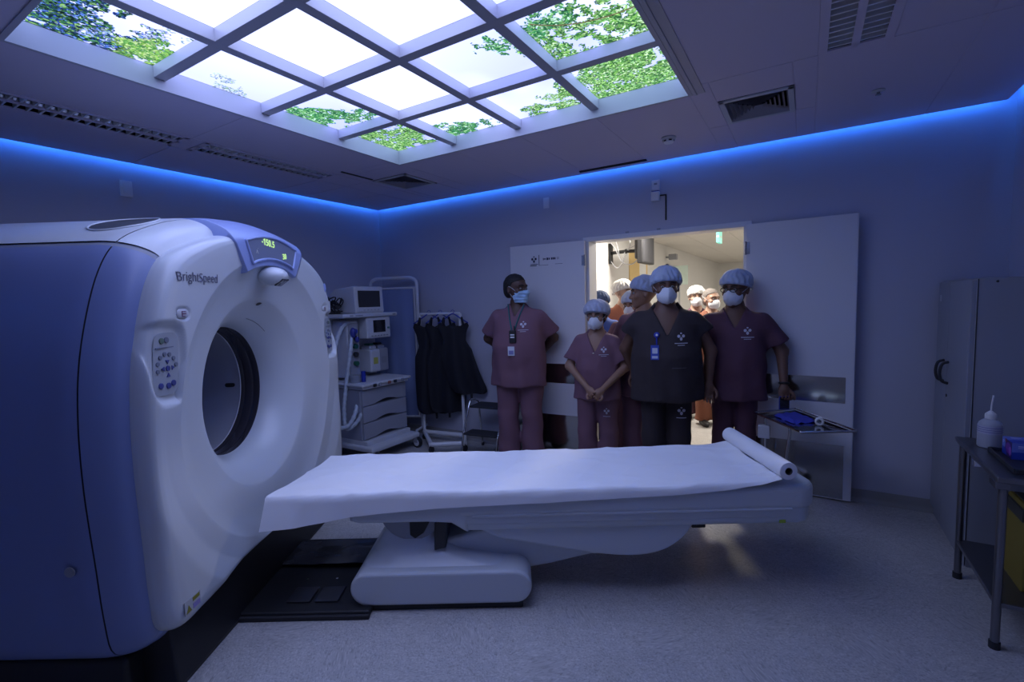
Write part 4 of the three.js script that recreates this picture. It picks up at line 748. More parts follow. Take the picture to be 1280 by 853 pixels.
// ---------------------------------------------------------------- instrument tray by the right door leaf
{
  const t = thing('instrument_stand', 'chrome instrument stand with a shallow tray by the right door leaf', 'tray stand', [0, 0, 0]);
  const C = [[4.07, 0.375], [4.35, 0.79], [4.61, 0.64], [4.30, 0.16]], y = 0.655, at = (u, v, yy) => { const A = [mix(C[0][0], C[1][0], u), mix(C[0][1], C[1][1], u)], B = [mix(C[3][0], C[2][0], u), mix(C[3][1], C[2][1], u)]; return [mix(A[0], B[0], v), yy, mix(A[1], B[1], v)]; };
  part('tray', [grid((u, v) => { const e = Math.max(Math.abs(u - 0.5), Math.abs(v - 0.5)) * 2; return at(u, v, y - 0.018 * (1 - sstep(0.9, 1, e))); }, 30, 30)], BRUSHED, t);
  const o = [[0, 0], [0.5, 0], [1, 0], [1, 0.5], [1, 1], [0.5, 1], [0, 1], [0, 0.5]].map(([u, v]) => at(mix(-0.03, 1.03, u), mix(-0.05, 1.05, v), y + 0.006));
  part('rim_rod', tube(o, 0.007, 120, 8, true, 0.05), CHROME, t);
  const p = at(0.12, 0.10, 0), q = at(0.62, 0.14, 0), r = at(0.5, 0.75, 0);
  part('post', cyl([p[0], 0.06, p[2]], [p[0], y - 0.02, p[2]], 0.011), CHROME, t);
  part('post', tube([[q[0], y - 0.02, q[2]], [q[0], y - 0.08, q[2]], [q[0] - 0.03, 0.3, q[2] - 0.05], [q[0] - 0.04, 0.06, q[2] - 0.06]], 0.010, 30, 8), CHROME, t);
  part('clamp', bx(p[0] - 0.045, p[0] + 0.03, y - 0.16, y - 0.07, p[2] - 0.02, p[2] + 0.03, 0.006), PALEGREY, t);
  part('base', [cyl([p[0], 0.06, p[2]], [q[0] - 0.04, 0.06, q[2] - 0.06], 0.014), cyl([p[0] - 0.1, 0.06, p[2] + 0.12], [p[0] + 0.12, 0.06, p[2] - 0.12], 0.014), cyl([q[0] - 0.14, 0.06, q[2] + 0.06], [q[0] + 0.08, 0.06, q[2] - 0.18], 0.014)], CHROME, t);
  for (const [x, z] of [[p[0] - 0.1, p[2] + 0.12], [p[0] + 0.12, p[2] - 0.12], [q[0] - 0.14, q[2] + 0.06], [q[0] + 0.08, q[2] - 0.18]]) part('caster', [ball(x, 0.03, z, 0.03, 0.03, 0.018, 14, 10), cyl([x, 0.03, z], [x, 0.06, z], 0.008)], RUBBER, t);
  const yy = y - 0.016, b = at(0.40, 0.70, yy), w = at(0.62, 0.80, yy), e0 = at(0.64, 0.84, yy), e1 = at(0.98, 0.84, yy);
  const c1 = single('folded_cloth', [grid((u, v) => { const c = at(mix(0.08, 0.50, u), mix(0.35, 0.90, v), yy + 0.022 + 0.006 * noise3(u * 6, v * 6, 3) - 0.02 * sstep(0.8, 1, Math.max(Math.abs(u - 0.5), Math.abs(v - 0.5)) * 2)); return c; }, 24, 24)], mat([0.05, 0.06, 0.42], 0.8), 'bright blue folded cloth lying in the instrument tray', 'cloth');
  const rl = thing('tape_roll', 'small white tape roll standing in the instrument tray', 'tape', [w[0], yy, w[2]]);
  { const g = revY([[0.012, -0.014], [0.026, -0.014], [0.026, 0.014], [0.012, 0.014], [0.012, -0.014]], 24); g.rotateX(Math.PI / 2); g.translate(0, 0.026, 0); part('tape_winding', g, WHITE, rl); const k = revY([[0.012, -0.015], [0.0105, -0.015], [0.0105, 0.015], [0.012, 0.015]], 20); k.rotateX(Math.PI / 2); k.translate(0, 0.026, 0); part('core', k, GREY, rl); }
  const st = thing('metal_forceps', 'long metal forceps lying along the tray edge', 'forceps', [0, 0, 0]);
  part('shaft', cyl([e0[0], yy + 0.006, e0[2]], [e1[0], yy + 0.02, e1[2]], 0.005, 0.003), STEEL, st); part('shaft', cyl([e0[0] + 0.012, yy + 0.006, e0[2]], [e1[0] + 0.006, yy + 0.02, e1[2]], 0.005, 0.003), STEEL, st);
}
// ---------------------------------------------------------------- metal cabinet against the right wall
{
  const t = thing('metal_cabinet', 'tall pale metal two-door cabinet against the right wall', 'cabinet', [0, 0, 0]);
  const X = 5.085, Z0 = 0.03, Z1 = 0.76, top = 1.55, CM = mat([0.30, 0.31, 0.35], 0.45);
  part('body', [bx(X + 0.02, ROOMX - 0.005, 0.0, top, Z0, Z1, 0.004)], CM, t);
  part('plinth', bx(X + 0.03, ROOMX - 0.005, 0, 0.07, Z0 + 0.004, Z1 + 0.001), mat([0.20, 0.20, 0.22], 0.5), t);
  const zm = 0.315;
  for (const [z0, z1, zh] of [[Z0 + 0.006, zm - 0.002, zm - 0.055], [zm + 0.002, Z1 - 0.012, zm + 0.05]]) {
    const d = part('door', bx(X, X + 0.022, 0.075, top - 0.01, z0, z1, 0.004), CM, t);
    part('handle', tube([[X, 1.065, zh], [X - 0.03, 1.05, zh], [X - 0.04, 1.0, zh], [X - 0.03, 0.95, zh], [X, 0.935, zh]], 0.008, 30, 8), DARK, d);
    if (zh > zm) part('lock', [cyl([X - 0.004, 0.86, zm + 0.03], [X + 0.002, 0.86, zm + 0.03], 0.009)], DARK, d);
  }
  part('corner_seam', bx(X + 0.0215, X + 0.026, 0.01, top - 0.005, Z1 - 0.001, Z1 + 0.0015), DARK, t);
  for (const x of [5.18, 5.34]) part('rivet', ball(x, top - 0.02, Z1, 0.006, 0.006, 0.003, 10, 6), DARK, t);
  part('sticker', bx(X - 0.001, X + 0.001, 1.42, 1.46, Z0 + 0.05, Z0 + 0.09), PALEGREY, t);
}
// ---------------------------------------------------------------- steel side table at the right edge
{
  const t = thing('steel_table', 'stainless steel side table with a lower shelf at the right edge', 'table', [0, 0, 0]);
  const X0 = 5.035, X1 = 5.395, Z0 = 0.90, Z1 = 1.50, SM = mat([0.22, 0.22, 0.24], 0.3, { metalness: 0.9 });
  part('table_top', [bx(X0 - 0.015, X1, 0.715, 0.742, Z0 - 0.02, Z1 + 0.03, 0.008)], SM, t);
  part('lower_shelf', bx(X0 + 0.005, X1, 0.185, 0.205, Z0, Z1, 0.004), SM, t);
  for (const x of [X0 + 0.015, X1 - 0.02]) for (const z of [Z0 + 0.01, Z1 - 0.01]) { const l = part('leg', cyl([x, 0.02, z], [x, 0.72, z], 0.015), SM, t); part('rubber_foot', cyl([x, 0, z], [x, 0.03, z], 0.019), RUBBER, l); }
  part('corner_bracket', bx(X0 - 0.018, X0 + 0.03, 0.69, 0.718, Z1 - 0.05, Z1 + 0.025, 0.004), SM, t);
  part('corner_bracket', bx(X0 - 0.018, X0 + 0.03, 0.69, 0.718, 1.2, 1.24, 0.004), CHROME, t);
  const y = 0.742;
  const b = thing('wash_bottle', 'translucent white wash bottle with a thin spout on the steel table', 'bottle', [5.11, y, 1.05]);
  const PL = mat([0.62, 0.64, 0.72], 0.35, { transmission: 0.35, thickness: 0 });
  part('bottle_body', revY([[0, 0], [0.04, 0], [0.044, 0.006], [0.044, 0.105], [0.041, 0.118], [0.028, 0.132], [0.018, 0.137], [0.018, 0.145]], 32), PL, b);
  part('cap', revY([[0.021, 0.138], [0.021, 0.16], [0.017, 0.165], [0.006, 0.175], [0, 0.176]], 24), WHITE, b);
  part('spout', tube([[0, 0.17, 0], [0.001, 0.20, 0], [0.004, 0.23, 0], [0.006, 0.25, 0]], 0.0035, 20, 6), WHITE, b);
  part('label_band', revY([[0.0445, 0.07], [0.0445, 0.108]], 32), mat([0.5, 0.5, 0.62], 0.6), b);
  part('label_lines', [0.078, 0.088, 0.098].map((q) => revY([[0.0449, q], [0.0449, q + 0.003]], 32)), mat([0.2, 0.2, 0.4], 0.6), b).userData.kind = 'stuff';
  const box = thing('glove_box', 'colourful blue and purple glove box on the steel table', 'box', [5.215, y, 1.20], 0.0);
  const cvs = document.createElement('canvas'); cvs.width = 256; cvs.height = 128; const x = cvs.getContext('2d');
  x.fillStyle = '#2a1a6a'; x.fillRect(0, 0, 256, 128); x.fillStyle = '#6c7ecf'; x.beginPath(); x.ellipse(30, 40, 60, 60, 0, 0, 7); x.fill(); x.fillStyle = '#2743b0'; x.beginPath(); x.ellipse(40, 110, 90, 40, 0, 0, 7); x.fill(); x.fillStyle = '#7a2fa0'; x.beginPath(); x.ellipse(170, 60, 70, 42, 0, 0, 7); x.fill(); x.fillStyle = '#a860c8'; x.beginPath(); x.ellipse(215, 75, 30, 34, 0, 0, 7); x.fill(); x.fillStyle = '#8c2a20'; x.beginPath(); x.ellipse(98, 12, 22, 14, 0.4, 0, 7); x.fill(); x.fillStyle = '#c8ccf0'; x.fillRect(20, 22, 34, 7); x.fillRect(20, 36, 26, 5);
  const tx = new THREE.CanvasTexture(cvs); tx.colorSpace = THREE.SRGBColorSpace;
  part('carton', [bx(-0.085, 0.17, 0, 0.075, -0.06, 0.06, 0.002, 1)], mat(0xffffff, 0.45, { map: tx }), box);
  part('glove', [grid((u, v) => [mix(0.0, 0.11, u), 0.07 + 0.045 * Math.sin(Math.PI * u) * Math.sin(Math.PI * v) + 0.008 * noise3(u * 8, v * 8, 4), mix(-0.03, 0.03, v)], 16, 10)], mat([0.5, 0.5, 0.62], 0.6), box);
  const tray = single('plastic_tray', [bx(5.09, 5.385, y, y + 0.006, 1.13, 1.46, 0.003), bx(5.085, 5.095, y, y + 0.022, 1.13, 1.46, 0.003), bx(5.09, 5.385, y, y + 0.022, 1.125, 1.135, 0.003), bx(5.09, 5.385, y, y + 0.022, 1.455, 1.465, 0.003)], DARK, 'shallow black tray under the glove box on the steel table', 'tray');
  box.position.y = y + 0.0065; box.position.x = 5.215;
  const bin = thing('sharps_box', 'yellow cardboard sharps box on the lower table shelf', 'sharps box', [5.27, 0.205, 1.24]);
  const YL = mat([0.22, 0.16, 0.02], 0.7);
  part('box_body', extr([[-0.115, 0], [0.115, 0], [0.115, 0.34], [0.10, 0.36], [-0.10, 0.36], [-0.115, 0.34]], -0.12, 0.12, 0.004), YL, bin);
  part('lid_flap', [bx(-0.09, 0.09, 0.36, 0.366, -0.1, 0.1), bx(-0.12, -0.11, 0.30, 0.35, -0.11, 0.11)], mat([0.05, 0.05, 0.04], 0.6), bin);
}

// ---------------------------------------------------------------- people: distance fields meshed with surface nets
function net(f, lo, hi, cell) {
  const n = [0, 1, 2].map((k) => Math.max(3, Math.ceil((hi[k] - lo[k]) / cell) + 1)), [nx, ny, nz] = n, F = new Float32Array(nx * ny * nz);
  for (let k = 0; k < nz; k++) for (let j = 0; j < ny; j++) for (let i = 0; i < nx; i++) F[(k * ny + j) * nx + i] = f(lo[0] + i * cell, lo[1] + j * cell, lo[2] + k * cell);
  const id = new Int32Array(nx * ny * nz).fill(-1), pos = [], idx = [], at = (i, j, k) => (k * ny + j) * nx + i;
  const E = [[0, 1], [0, 2], [0, 4], [1, 3], [1, 5], [2, 3], [2, 6], [3, 7], [4, 5], [4, 6], [5, 7], [6, 7]];
  for (let k = 0; k < nz - 1; k++) for (let j = 0; j < ny - 1; j++) for (let i = 0; i < nx - 1; i++) {
    const v = []; let m = 0; for (let c = 0; c < 8; c++) { const q = F[at(i + (c & 1), j + ((c >> 1) & 1), k + (c >> 2))]; v.push(q); if (q < 0) m |= 1 << c; }
    if (m === 0 || m === 255) continue;
    let x = 0, y = 0, z = 0, w = 0;
    for (const [a, b] of E) if ((v[a] < 0) !== (v[b] < 0)) { const t = v[a] / (v[a] - v[b]); x += mix(a & 1, b & 1, t); y += mix((a >> 1) & 1, (b >> 1) & 1, t); z += mix(a >> 2, b >> 2, t); w++; }
    id[at(i, j, k)] = pos.length / 3; pos.push(lo[0] + (i + x / w) * cell, lo[1] + (j + y / w) * cell, lo[2] + (k + z / w) * cell);
  }
  const quad = (a, b, c, d, flip) => { if (a < 0 || b < 0 || c < 0 || d < 0) return; flip ? idx.push(a, c, b, a, d, c) : idx.push(a, b, c, a, c, d); };
  for (let k = 1; k < nz - 1; k++) for (let j = 1; j < ny - 1; j++) for (let i = 1; i < nx - 1; i++) {
    const s = F[at(i, j, k)] < 0;
    if (s !== (F[at(i + 1, j, k)] < 0)) quad(id[at(i, j - 1, k - 1)], id[at(i, j, k - 1)], id[at(i, j, k)], id[at(i, j - 1, k)], !s);
    if (s !== (F[at(i, j + 1, k)] < 0)) quad(id[at(i - 1, j, k - 1)], id[at(i - 1, j, k)], id[at(i, j, k)], id[at(i, j, k - 1)], !s);
    if (s !== (F[at(i, j, k + 1)] < 0)) quad(id[at(i - 1, j - 1, k)], id[at(i, j - 1, k)], id[at(i, j, k)], id[at(i - 1, j, k)], !s);
  }
  const g = new THREE.BufferGeometry(); g.setAttribute('position', new THREE.Float32BufferAttribute(pos, 3)); g.setIndex(idx); g.computeVertexNormals();
  return g;
}
const smin = (a, b, k) => { const h = Math.max(k - Math.abs(a - b), 0) / k; return Math.min(a, b) - h * h * k * 0.25; };
const smax = (a, b, k) => -smin(-a, -b, k);
function cone(p, a, b, ra, rb) { // tapered capsule
  const bx_ = b[0] - a[0], by = b[1] - a[1], bz_ = b[2] - a[2], px = p[0] - a[0], py = p[1] - a[1], pz = p[2] - a[2], t = clamp((px * bx_ + py * by + pz * bz_) / (bx_ * bx_ + by * by + bz_ * bz_));
  return Math.hypot(px - bx_ * t, py - by * t, pz - bz_ * t) - mix(ra, rb, t);
}
const ell = (p, c, r) => { const x = (p[0] - c[0]) / r[0], y = (p[1] - c[1]) / r[1], z = (p[2] - c[2]) / r[2], k = Math.hypot(x, y, z), g = Math.hypot(x / r[0], y / r[1], z / r[2]); return g < 1e-9 ? -Math.min(...r) : k * (k - 1) / g; };
const tab = (L, y) => lerpList(L, clamp(y, L[0][0], L[L.length - 1][0]));
// elliptic column whose half axes vary with height
const column = (p, L, cz = 0) => { const rx = tab(L.x, p[1]), rz = tab(L.z, p[1]), zc = L.c ? tab(L.c, p[1]) : cz, x = p[0] / rx, z = (p[2] - zc) / rz, k = Math.hypot(x, z); return (k - 1) * Math.min(rx, rz) * 0.95; };

const SKINS = { brown: [0.15, 0.072, 0.045], tan: [0.30, 0.165, 0.105], fair: [0.42, 0.26, 0.19], dark: [0.085, 0.042, 0.028] };
const SCRUB = { mauve: [0.185, 0.092, 0.122], plum: [0.10, 0.042, 0.066], vest: [0.034, 0.024, 0.026], orange: [0.42, 0.15, 0.09], rust: [0.20, 0.07, 0.04], blue: [0.03, 0.07, 0.30] };
const cloth = (c) => mat(c, 0.85, { bumpMap: weave, bumpScale: 0.0002, sheen: 0.15 });
const CAPM = mat([0.50, 0.58, 0.76], 0.8, { transmission: 0.22, thickness: 0 });
const MASKW = mat([0.74, 0.76, 0.80], 0.75), MASKB = mat([0.38, 0.58, 0.78], 0.75), HAIR = mat([0.012, 0.010, 0.010], 0.7), BROW = mat([0.015, 0.011, 0.009], 0.8);
const EYEW = mat([0.34, 0.32, 0.31], 0.35), IRIS = mat([0.02, 0.012, 0.008], 0.2), SHOE = mat([0.02, 0.02, 0.024], 0.6), STRAP = mat([0.6, 0.62, 0.66], 0.7), PRINT = mat([0.62, 0.60, 0.66], 0.7);

// head field in its own frame: centre of the head at the origin, face towards +z, 0.235 high
function headField(p) {
  const x = Math.abs(p[0]), q = [x, p[1], p[2]];
  let d = ell(q, [0, 0.030, -0.018], [0.075, 0.088, 0.096]);
  d = smin(d, ell(q, [0, -0.045, 0.018], [0.058, 0.072, 0.068]), 0.04);
  d = smin(d, ell(q, [0, -0.095, 0.058], [0.026, 0.02, 0.024]), 0.025);
  d = smin(d, ell(q, [0.036, -0.022, 0.056], [0.028, 0.022, 0.022]), 0.02);
  d = smin(d, cone(q, [0, 0.028, 0.076], [0.05, 0.026, 0.058], 0.011, 0.010), 0.018);
  d = smax(d, -ell(q, [0.031, 0.004, 0.088], [0.021, 0.013, 0.020]), 0.012);
  d = smin(d, cone(q, [0, 0.010, 0.080], [0, -0.030, 0.098], 0.008, 0.012), 0.012);
  d = smin(d, ell(q, [0.012, -0.034, 0.088], [0.010, 0.008, 0.011]), 0.008);
  d = smin(d, ell(q, [0, -0.060, 0.080], [0.024, 0.008, 0.010]), 0.01);
  d = smin(d, ell(q, [0, -0.073, 0.077], [0.020, 0.008, 0.010]), 0.008);
  const e = smax(ell(q, [0.077, -0.004, -0.012], [0.012, 0.032, 0.020]), -ell(q, [0.090, 0.0, -0.006], [0.010, 0.020, 0.011]), 0.006);
  return smin(d, e, 0.008);
}
function handGeo(M4, curl, mirror) { // palm along -y, fingers down, thumb to +x (mirrored), palm facing +z
  const s = mirror ? -1 : 1, chains = [];
  for (const [bxx, len, r] of [[0.030, 0.072, 0.0092], [0.010, 0.080, 0.0095], [-0.010, 0.074, 0.0092], [-0.029, 0.060, 0.0082]]) {
    let p = [bxx, -0.085, 0]; let a = 0; const pts = [p];
    for (const k of [0.42, 0.32, 0.26]) { a += curl; p = [p[0] * 1.02, p[1] - len * k * Math.cos(a), p[2] + len * k * Math.sin(a)]; pts.push(p); } chains.push([pts, r]);
  }
  const th = [[0.030, -0.030, 0.004], [0.052, -0.058, 0.018], [0.056, -0.082, 0.030], [0.050, -0.102, 0.040]];
  const g = net((x, y, z) => {
    const p = [x * s, y, z]; let d = ell(p, [0, -0.050, 0], [0.043, 0.052, 0.017]); d = smin(d, cone(p, [0, 0.03, 0], [0, -0.03, 0], 0.026, 0.028), 0.02);
    for (const [c, r] of chains) { let e = 9; for (let k = 0; k < 3; k++) e = Math.min(e, cone(p, c[k], c[k + 1], r * (1.05 - k * 0.1), r * (0.95 - k * 0.1))); d = smin(d, e, 0.006); }
    let e = 9; for (let k = 0; k < 3; k++) e = Math.min(e, cone(p, th[k], th[k + 1], 0.0125 - k * 0.001, 0.0115 - k * 0.001)); return smin(d, e, 0.010);
  }, [-0.075, -0.19, -0.04], [0.075, 0.045, 0.10], 0.0042);
  g.applyMatrix4(M4); return g;
}
/* o: x, z, h, turn (0 faces the doorway wall's opposite side, +z), head [yaw, pitch], fat, skin, top, pants, mask, cap, arms { l, r }: [elbow, wrist, palm turn, curl] in a 1.75 m figure */
function person(o) {
  const K = o.h / 1.75, fat = o.fat ?? 0, sk = mat(SKINS[o.skin ?? 'tan'], 0.55), g = thing('person', o.label, 'person', [o.x, 0, o.z], o.turn ?? 0), wide = o.wide ?? 1;
  const P = (x, y, z) => [x / K, y / K, z / K], cellB = o.far ? 0.022 : 0.013, cellC = o.far ? 0.02 : 0.011, lo = (a) => a.map((v) => v * K);
  const sx = 0.178 * wide, shL = [sx, 1.392, -0.005], shR = [-sx, 1.392, -0.005];
  const HC = [0, 1.607, 0.014 + (o.headForward ?? 0)], yaw = o.head?.[0] ?? 0, pit = o.head?.[1] ?? 0, HM = new THREE.Matrix4().makeTranslation(...HC).multiply(new THREE.Matrix4().makeRotationFromEuler(new THREE.Euler(pit, yaw, o.head?.[2] ?? 0, 'YXZ'))).multiply(new THREE.Matrix4().makeScale(1.12, 1.12, 1.12));
  const arms = [[shL, ...(o.arms?.l ?? [[0.25 * wide, 1.13, -0.02], [0.26 * wide, 0.88, 0.06], 0, 0.3]), 1], [shR, ...(o.arms?.r ?? [[-0.25 * wide, 1.13, -0.02], [-0.26 * wide, 0.88, 0.06], 0, 0.3]), -1]];
  const F = fat, torso = {
    x: [[0.90, 0.160 + F * 0.8], [1.00, 0.160 + F], [1.12, 0.145 + F * 1.1], [1.25, 0.158 + F * 0.7], [1.34, 0.168 * wide + F * 0.3], [1.39, 0.145 * wide], [1.43, 0.10], [1.47, 0.065], [1.52, 0.05]],
    z: [[0.90, 0.105 + F * 0.7], [1.00, 0.105 + F], [1.12, 0.10 + F * 1.25], [1.25, 0.112 + F * 0.8], [1.36, 0.102 + F * 0.2], [1.43, 0.078], [1.48, 0.058], [1.52, 0.05]],
    c: [[0.90, 0], [1.1, F * 0.55], [1.3, F * 0.2], [1.45, -0.01]],
  };
  const LW = o.legs ?? 1, LX = (0.100 + fat * 0.2) * LW;
  const body = (p) => { // skin under the clothes, arms included, without head and hands
    let d = Math.max(column(p, torso), p[1] - 1.50, 0.86 - p[1]);
    d = smin(d, cone(p, [0, 1.43, -0.012], [0, 1.56, 0.006], 0.062, 0.052), 0.04);
    for (const [s, e, w] of arms) { d = smin(d, cone(p, [s[0] * 0.94, s[1] - 0.02, s[2]], e, 0.046, 0.044 + F * 0.06), 0.03); d = smin(d, cone(p, e, w, 0.043 + F * 0.04, 0.027), 0.02); }
    for (const q of [-1, 1]) { d = smin(d, cone(p, [q * 0.09, 0.92, 0], [q * LX, 0.5, 0.01], 0.075, 0.05), 0.03); d = smin(d, cone(p, [q * LX, 0.5, 0.01], [q * LX, 0.07, -0.01], 0.05, 0.034), 0.02); }
    return d;
  };
  const geos = [];
  const clo = arms.reduce((m, [s, e, w]) => [Math.min(m[0], e[0], w[0]), Math.min(m[1], e[2], w[2]), Math.max(m[2], e[0], w[0]), Math.max(m[3], e[2], w[2])], [-0.24, -0.16, 0.24, 0.2]);
  geos.push(net((x, y, z) => body([x, y, z]), [clo[0] - 0.07, 0.03, clo[1] - 0.09], [clo[2] + 0.07, 1.6, clo[3] + 0.09 + F], cellB));
  const hg = net((x, y, z) => headField([x, y, z]), [-0.11, -0.14, -0.13], [0.11, 0.135, 0.13], o.far ? 0.006 : 0.0042); hg.applyMatrix4(HM); geos.push(hg);
  for (const [s, e, w, pt, curl, side] of arms) {
    const d = V3(...w).sub(V3(...e)).normalize(), q = new THREE.Quaternion().setFromUnitVectors(V3(0, -1, 0), d), m = new THREE.Matrix4().compose(V3(...w).addScaledVector(d, 0.0), q.multiply(new THREE.Quaternion().setFromAxisAngle(V3(0, 1, 0), pt)), V3(1, 1, 1));
    geos.push(handGeo(m, curl, side < 0));
  }
  const bodyG = mergeGeometries(geos.map(clean)); bodyG.scale(K, K, K); part('body', bodyG, sk, g);
  const child = (name, geo, m, par = g) => { geo.scale(K, K, K); return part(name, geo, m, par); };
  // face
  const inHead = (geo) => { geo.applyMatrix4(HM); return geo; };
  for (const s of [-1, 1]) {
    const e = child('eye', inHead(ball(s * 0.031, 0.004, 0.0725, 0.0105, 0.0075, 0.0105, 14, 10)), EYEW); child('iris', inHead(ball(s * 0.031, 0.003, 0.0805, 0.0055, 0.0052, 0.0032, 12, 8)), IRIS, e);
    child('eyebrow', inHead(tube([[s * 0.014, 0.026, 0.088], [s * 0.030, 0.032, 0.083], [s * 0.048, 0.026, 0.068]], 0.0042, 12, 6)), BROW);
  }
  // scrub top: a loose tunic over torso and upper arms
  const hem = o.hem ?? 0.79, sl = o.sleeve ?? 0.78, wrk = o.vest ? 0.028 : 0.016, TX = {
    x: [[0.72, 0.215 + F * 0.9], [0.85, 0.208 + F * 1.0], [1.0, 0.200 + F * 1.1], [1.12, 0.192 + F * 1.1], [1.26, 0.190 + F * 0.8], [1.33, 0.196 * wide + F * 0.3], [1.385, 0.182 * wide], [1.415, 0.150 * wide], [1.445, 0.112], [1.475, 0.086], [1.49, 0.076], [1.53, 0.06]].map(([y, v]) => [y, v + (o.vest ? 0.012 : 0)]),
    z: [[0.72, 0.150 + F * 0.9], [0.85, 0.146 + F * 1.1], [1.0, 0.142 + F * 1.2], [1.12, 0.136 + F * 1.3], [1.26, 0.136 + F * 0.8], [1.36, 0.124 + F * 0.2], [1.42, 0.100], [1.455, 0.080], [1.49, 0.07], [1.53, 0.055]].map(([y, v]) => [y, v + (o.vest ? 0.012 : 0)]), c: torso.c,
  };
  const ph = (o.x * 7.3 + o.z * 3.1) % 6;
  const vY = o.vneck ?? 1.335;
  const topF = (p) => {
    const below = clamp((1.3 - p[1]) / 0.5), fold = 0.006 * Math.sin(Math.atan2(p[0], p[2]) * 7 + p[1] * 5 + ph) * below + 0.006 * noise3(p[0] * 7 + ph, p[1] * 9, p[2] * 7) + 0.004 * noise3(p[0] * 16, p[1] * 14 + ph, p[2] * 16);
    let d = Math.max(column(p, TX), p[1] - 1.50);
    for (const [s, e] of arms) {
      const end = [mix(s[0], e[0], sl), mix(s[1], e[1], sl), mix(s[2], e[2], sl)], dir = V3(e[0] - s[0], e[1] - s[1], e[2] - s[2]).normalize();
      let c = cone(p, [s[0] * 0.92, s[1] - 0.028, s[2]], [end[0], end[1], end[2]], 0.066, 0.080 + F * 0.12); c = Math.max(c, (p[0] - end[0]) * dir.x + (p[1] - end[1]) * dir.y + (p[2] - end[2]) * dir.z);
      d = smin(d, c, 0.045);
    }
    d += fold; d = Math.max(d, hem - p[1] + 0.004 * Math.sin(p[0] * 20 + ph));
    const vv = Math.max(Math.abs(p[0]) - Math.max(0, (p[1] - vY) * 0.50), vY - p[1], 0.0 - p[2]);   // V neck
    const hole = Math.hypot(p[0], p[2] + 0.005) - 0.068 - Math.max(0, p[1] - 1.46) * 0.4;           // neck opening
    d = Math.max(d, -vv, p[1] > 1.44 ? -hole : -9);
    return d;
  };
  const B = [[clo[0] - 0.09, hem - 0.03, clo[1] - 0.10 - F], [clo[2] + 0.09, 1.54, Math.max(clo[3], 0.16) + 0.10 + F]];
  const topG = net((x, y, z) => topF([x, y, z]), B[0], B[1], cellC);
  child('scrub_top', topG, cloth(SCRUB[o.top ?? 'mauve']));
  // trousers
  const pantF = (p) => {
    let d = Math.max(column(p, { x: [[0.78, 0.17 + F * 0.7], [1.0, 0.175 + F * 0.9]], z: [[0.78, 0.115 + F * 0.5], [1.0, 0.125 + F * 0.9]], c: [[0.8, 0], [1.1, F * 0.5]] }), p[1] - 1.0, 0.80 - p[1]);
    for (const q of [-1, 1]) { const kx = q * LX; d = smin(d, cone(p, [q * (0.09 + F * 0.3) * LW, 0.86, 0], [kx, 0.48, 0.012], (0.106 + F * 0.35) * LW, (0.089 + F * 0.12) * LW), 0.03); d = smin(d, cone(p, [kx, 0.48, 0.012], [kx * 1.02, 0.06, -0.005], (0.089 + F * 0.12) * LW, (0.098 + F * 0.1) * LW), 0.02); }
    d += 0.008 * noise3(p[0] * 9, p[1] * 6 + ph, p[2] * 9) + 0.006 * Math.sin(p[1] * 22 + p[0] * 18 + ph) * clamp((0.7 - p[1]) / 0.5);
    return Math.max(d, 0.055 - p[1]);
  };
  if (!o.noLegs) child('trousers', net((x, y, z) => pantF([x, y, z]), [-0.30 - F, 0.03, -0.22 - F], [0.30 + F, 1.03, 0.24 + F], cellC * 1.1), cloth(SCRUB[o.pants ?? o.top ?? 'mauve']));
  for (const q of [-1, 1]) child('shoe', net((x, y, z) => { const p = [x, y, z], cx = q * LX; return Math.max(smin(ell(p, [cx, 0.035, 0.06], [0.046, 0.045, 0.135]), ell(p, [cx, 0.06, -0.02], [0.042, 0.05, 0.06]), 0.03), -y + 0.001); }, [q * LX - 0.07, -0.012, -0.12], [q * LX + 0.07, 0.13, 0.22], 0.011), SHOE);
  // front surface of the clothes, for print and badges
  const surf = (x, y, f = topF) => { let z = 0.45; for (let k = 0; k < 60; k++) { const d = f([x, y, z]); if (d < 0.0012) break; z -= Math.max(0.001, d * 0.7); if (z < -0.1) break; } return z; };
  const stick = (geo, x, y, off, f = topF) => { const q = clean(geo), p = q.attributes.position; for (let i = 0; i < p.count; i++) { const X = p.getX(i) + x, Y = p.getY(i) + y; p.setXYZ(i, X, Y, surf(X, Y, f) + off + p.getZ(i)); } q.computeVertexNormals(); return q; };
  if (o.emblem !== false) {
    const ex = o.emblemX ?? 0.085, ey = o.emblemY ?? 1.30;
    child('chest_emblem', M([...crossShapes(0.032).map((q) => stick(q, ex, ey, 0.003)), stick(new THREE.PlaneGeometry(0.09, 0.005, 6, 1), ex, ey - 0.05, 0.003), stick(new THREE.PlaneGeometry(0.05, 0.004, 4, 1), ex, ey - 0.064, 0.003)]), PRINT);
  }
  if (o.thighEmblem) child('trouser_emblem', M([...crossShapes(0.034).map((q) => stick(q, o.thighEmblem[0], o.thighEmblem[1], 0.004, pantF)), stick(new THREE.PlaneGeometry(0.07, 0.005, 6, 1), o.thighEmblem[0], o.thighEmblem[1] - 0.055, 0.004, pantF)]), PRINT);
  // mask
  const ring = (name, pts, r, m, par) => child(name, inHead(tube(pts, r, 40, 5)), m, par);
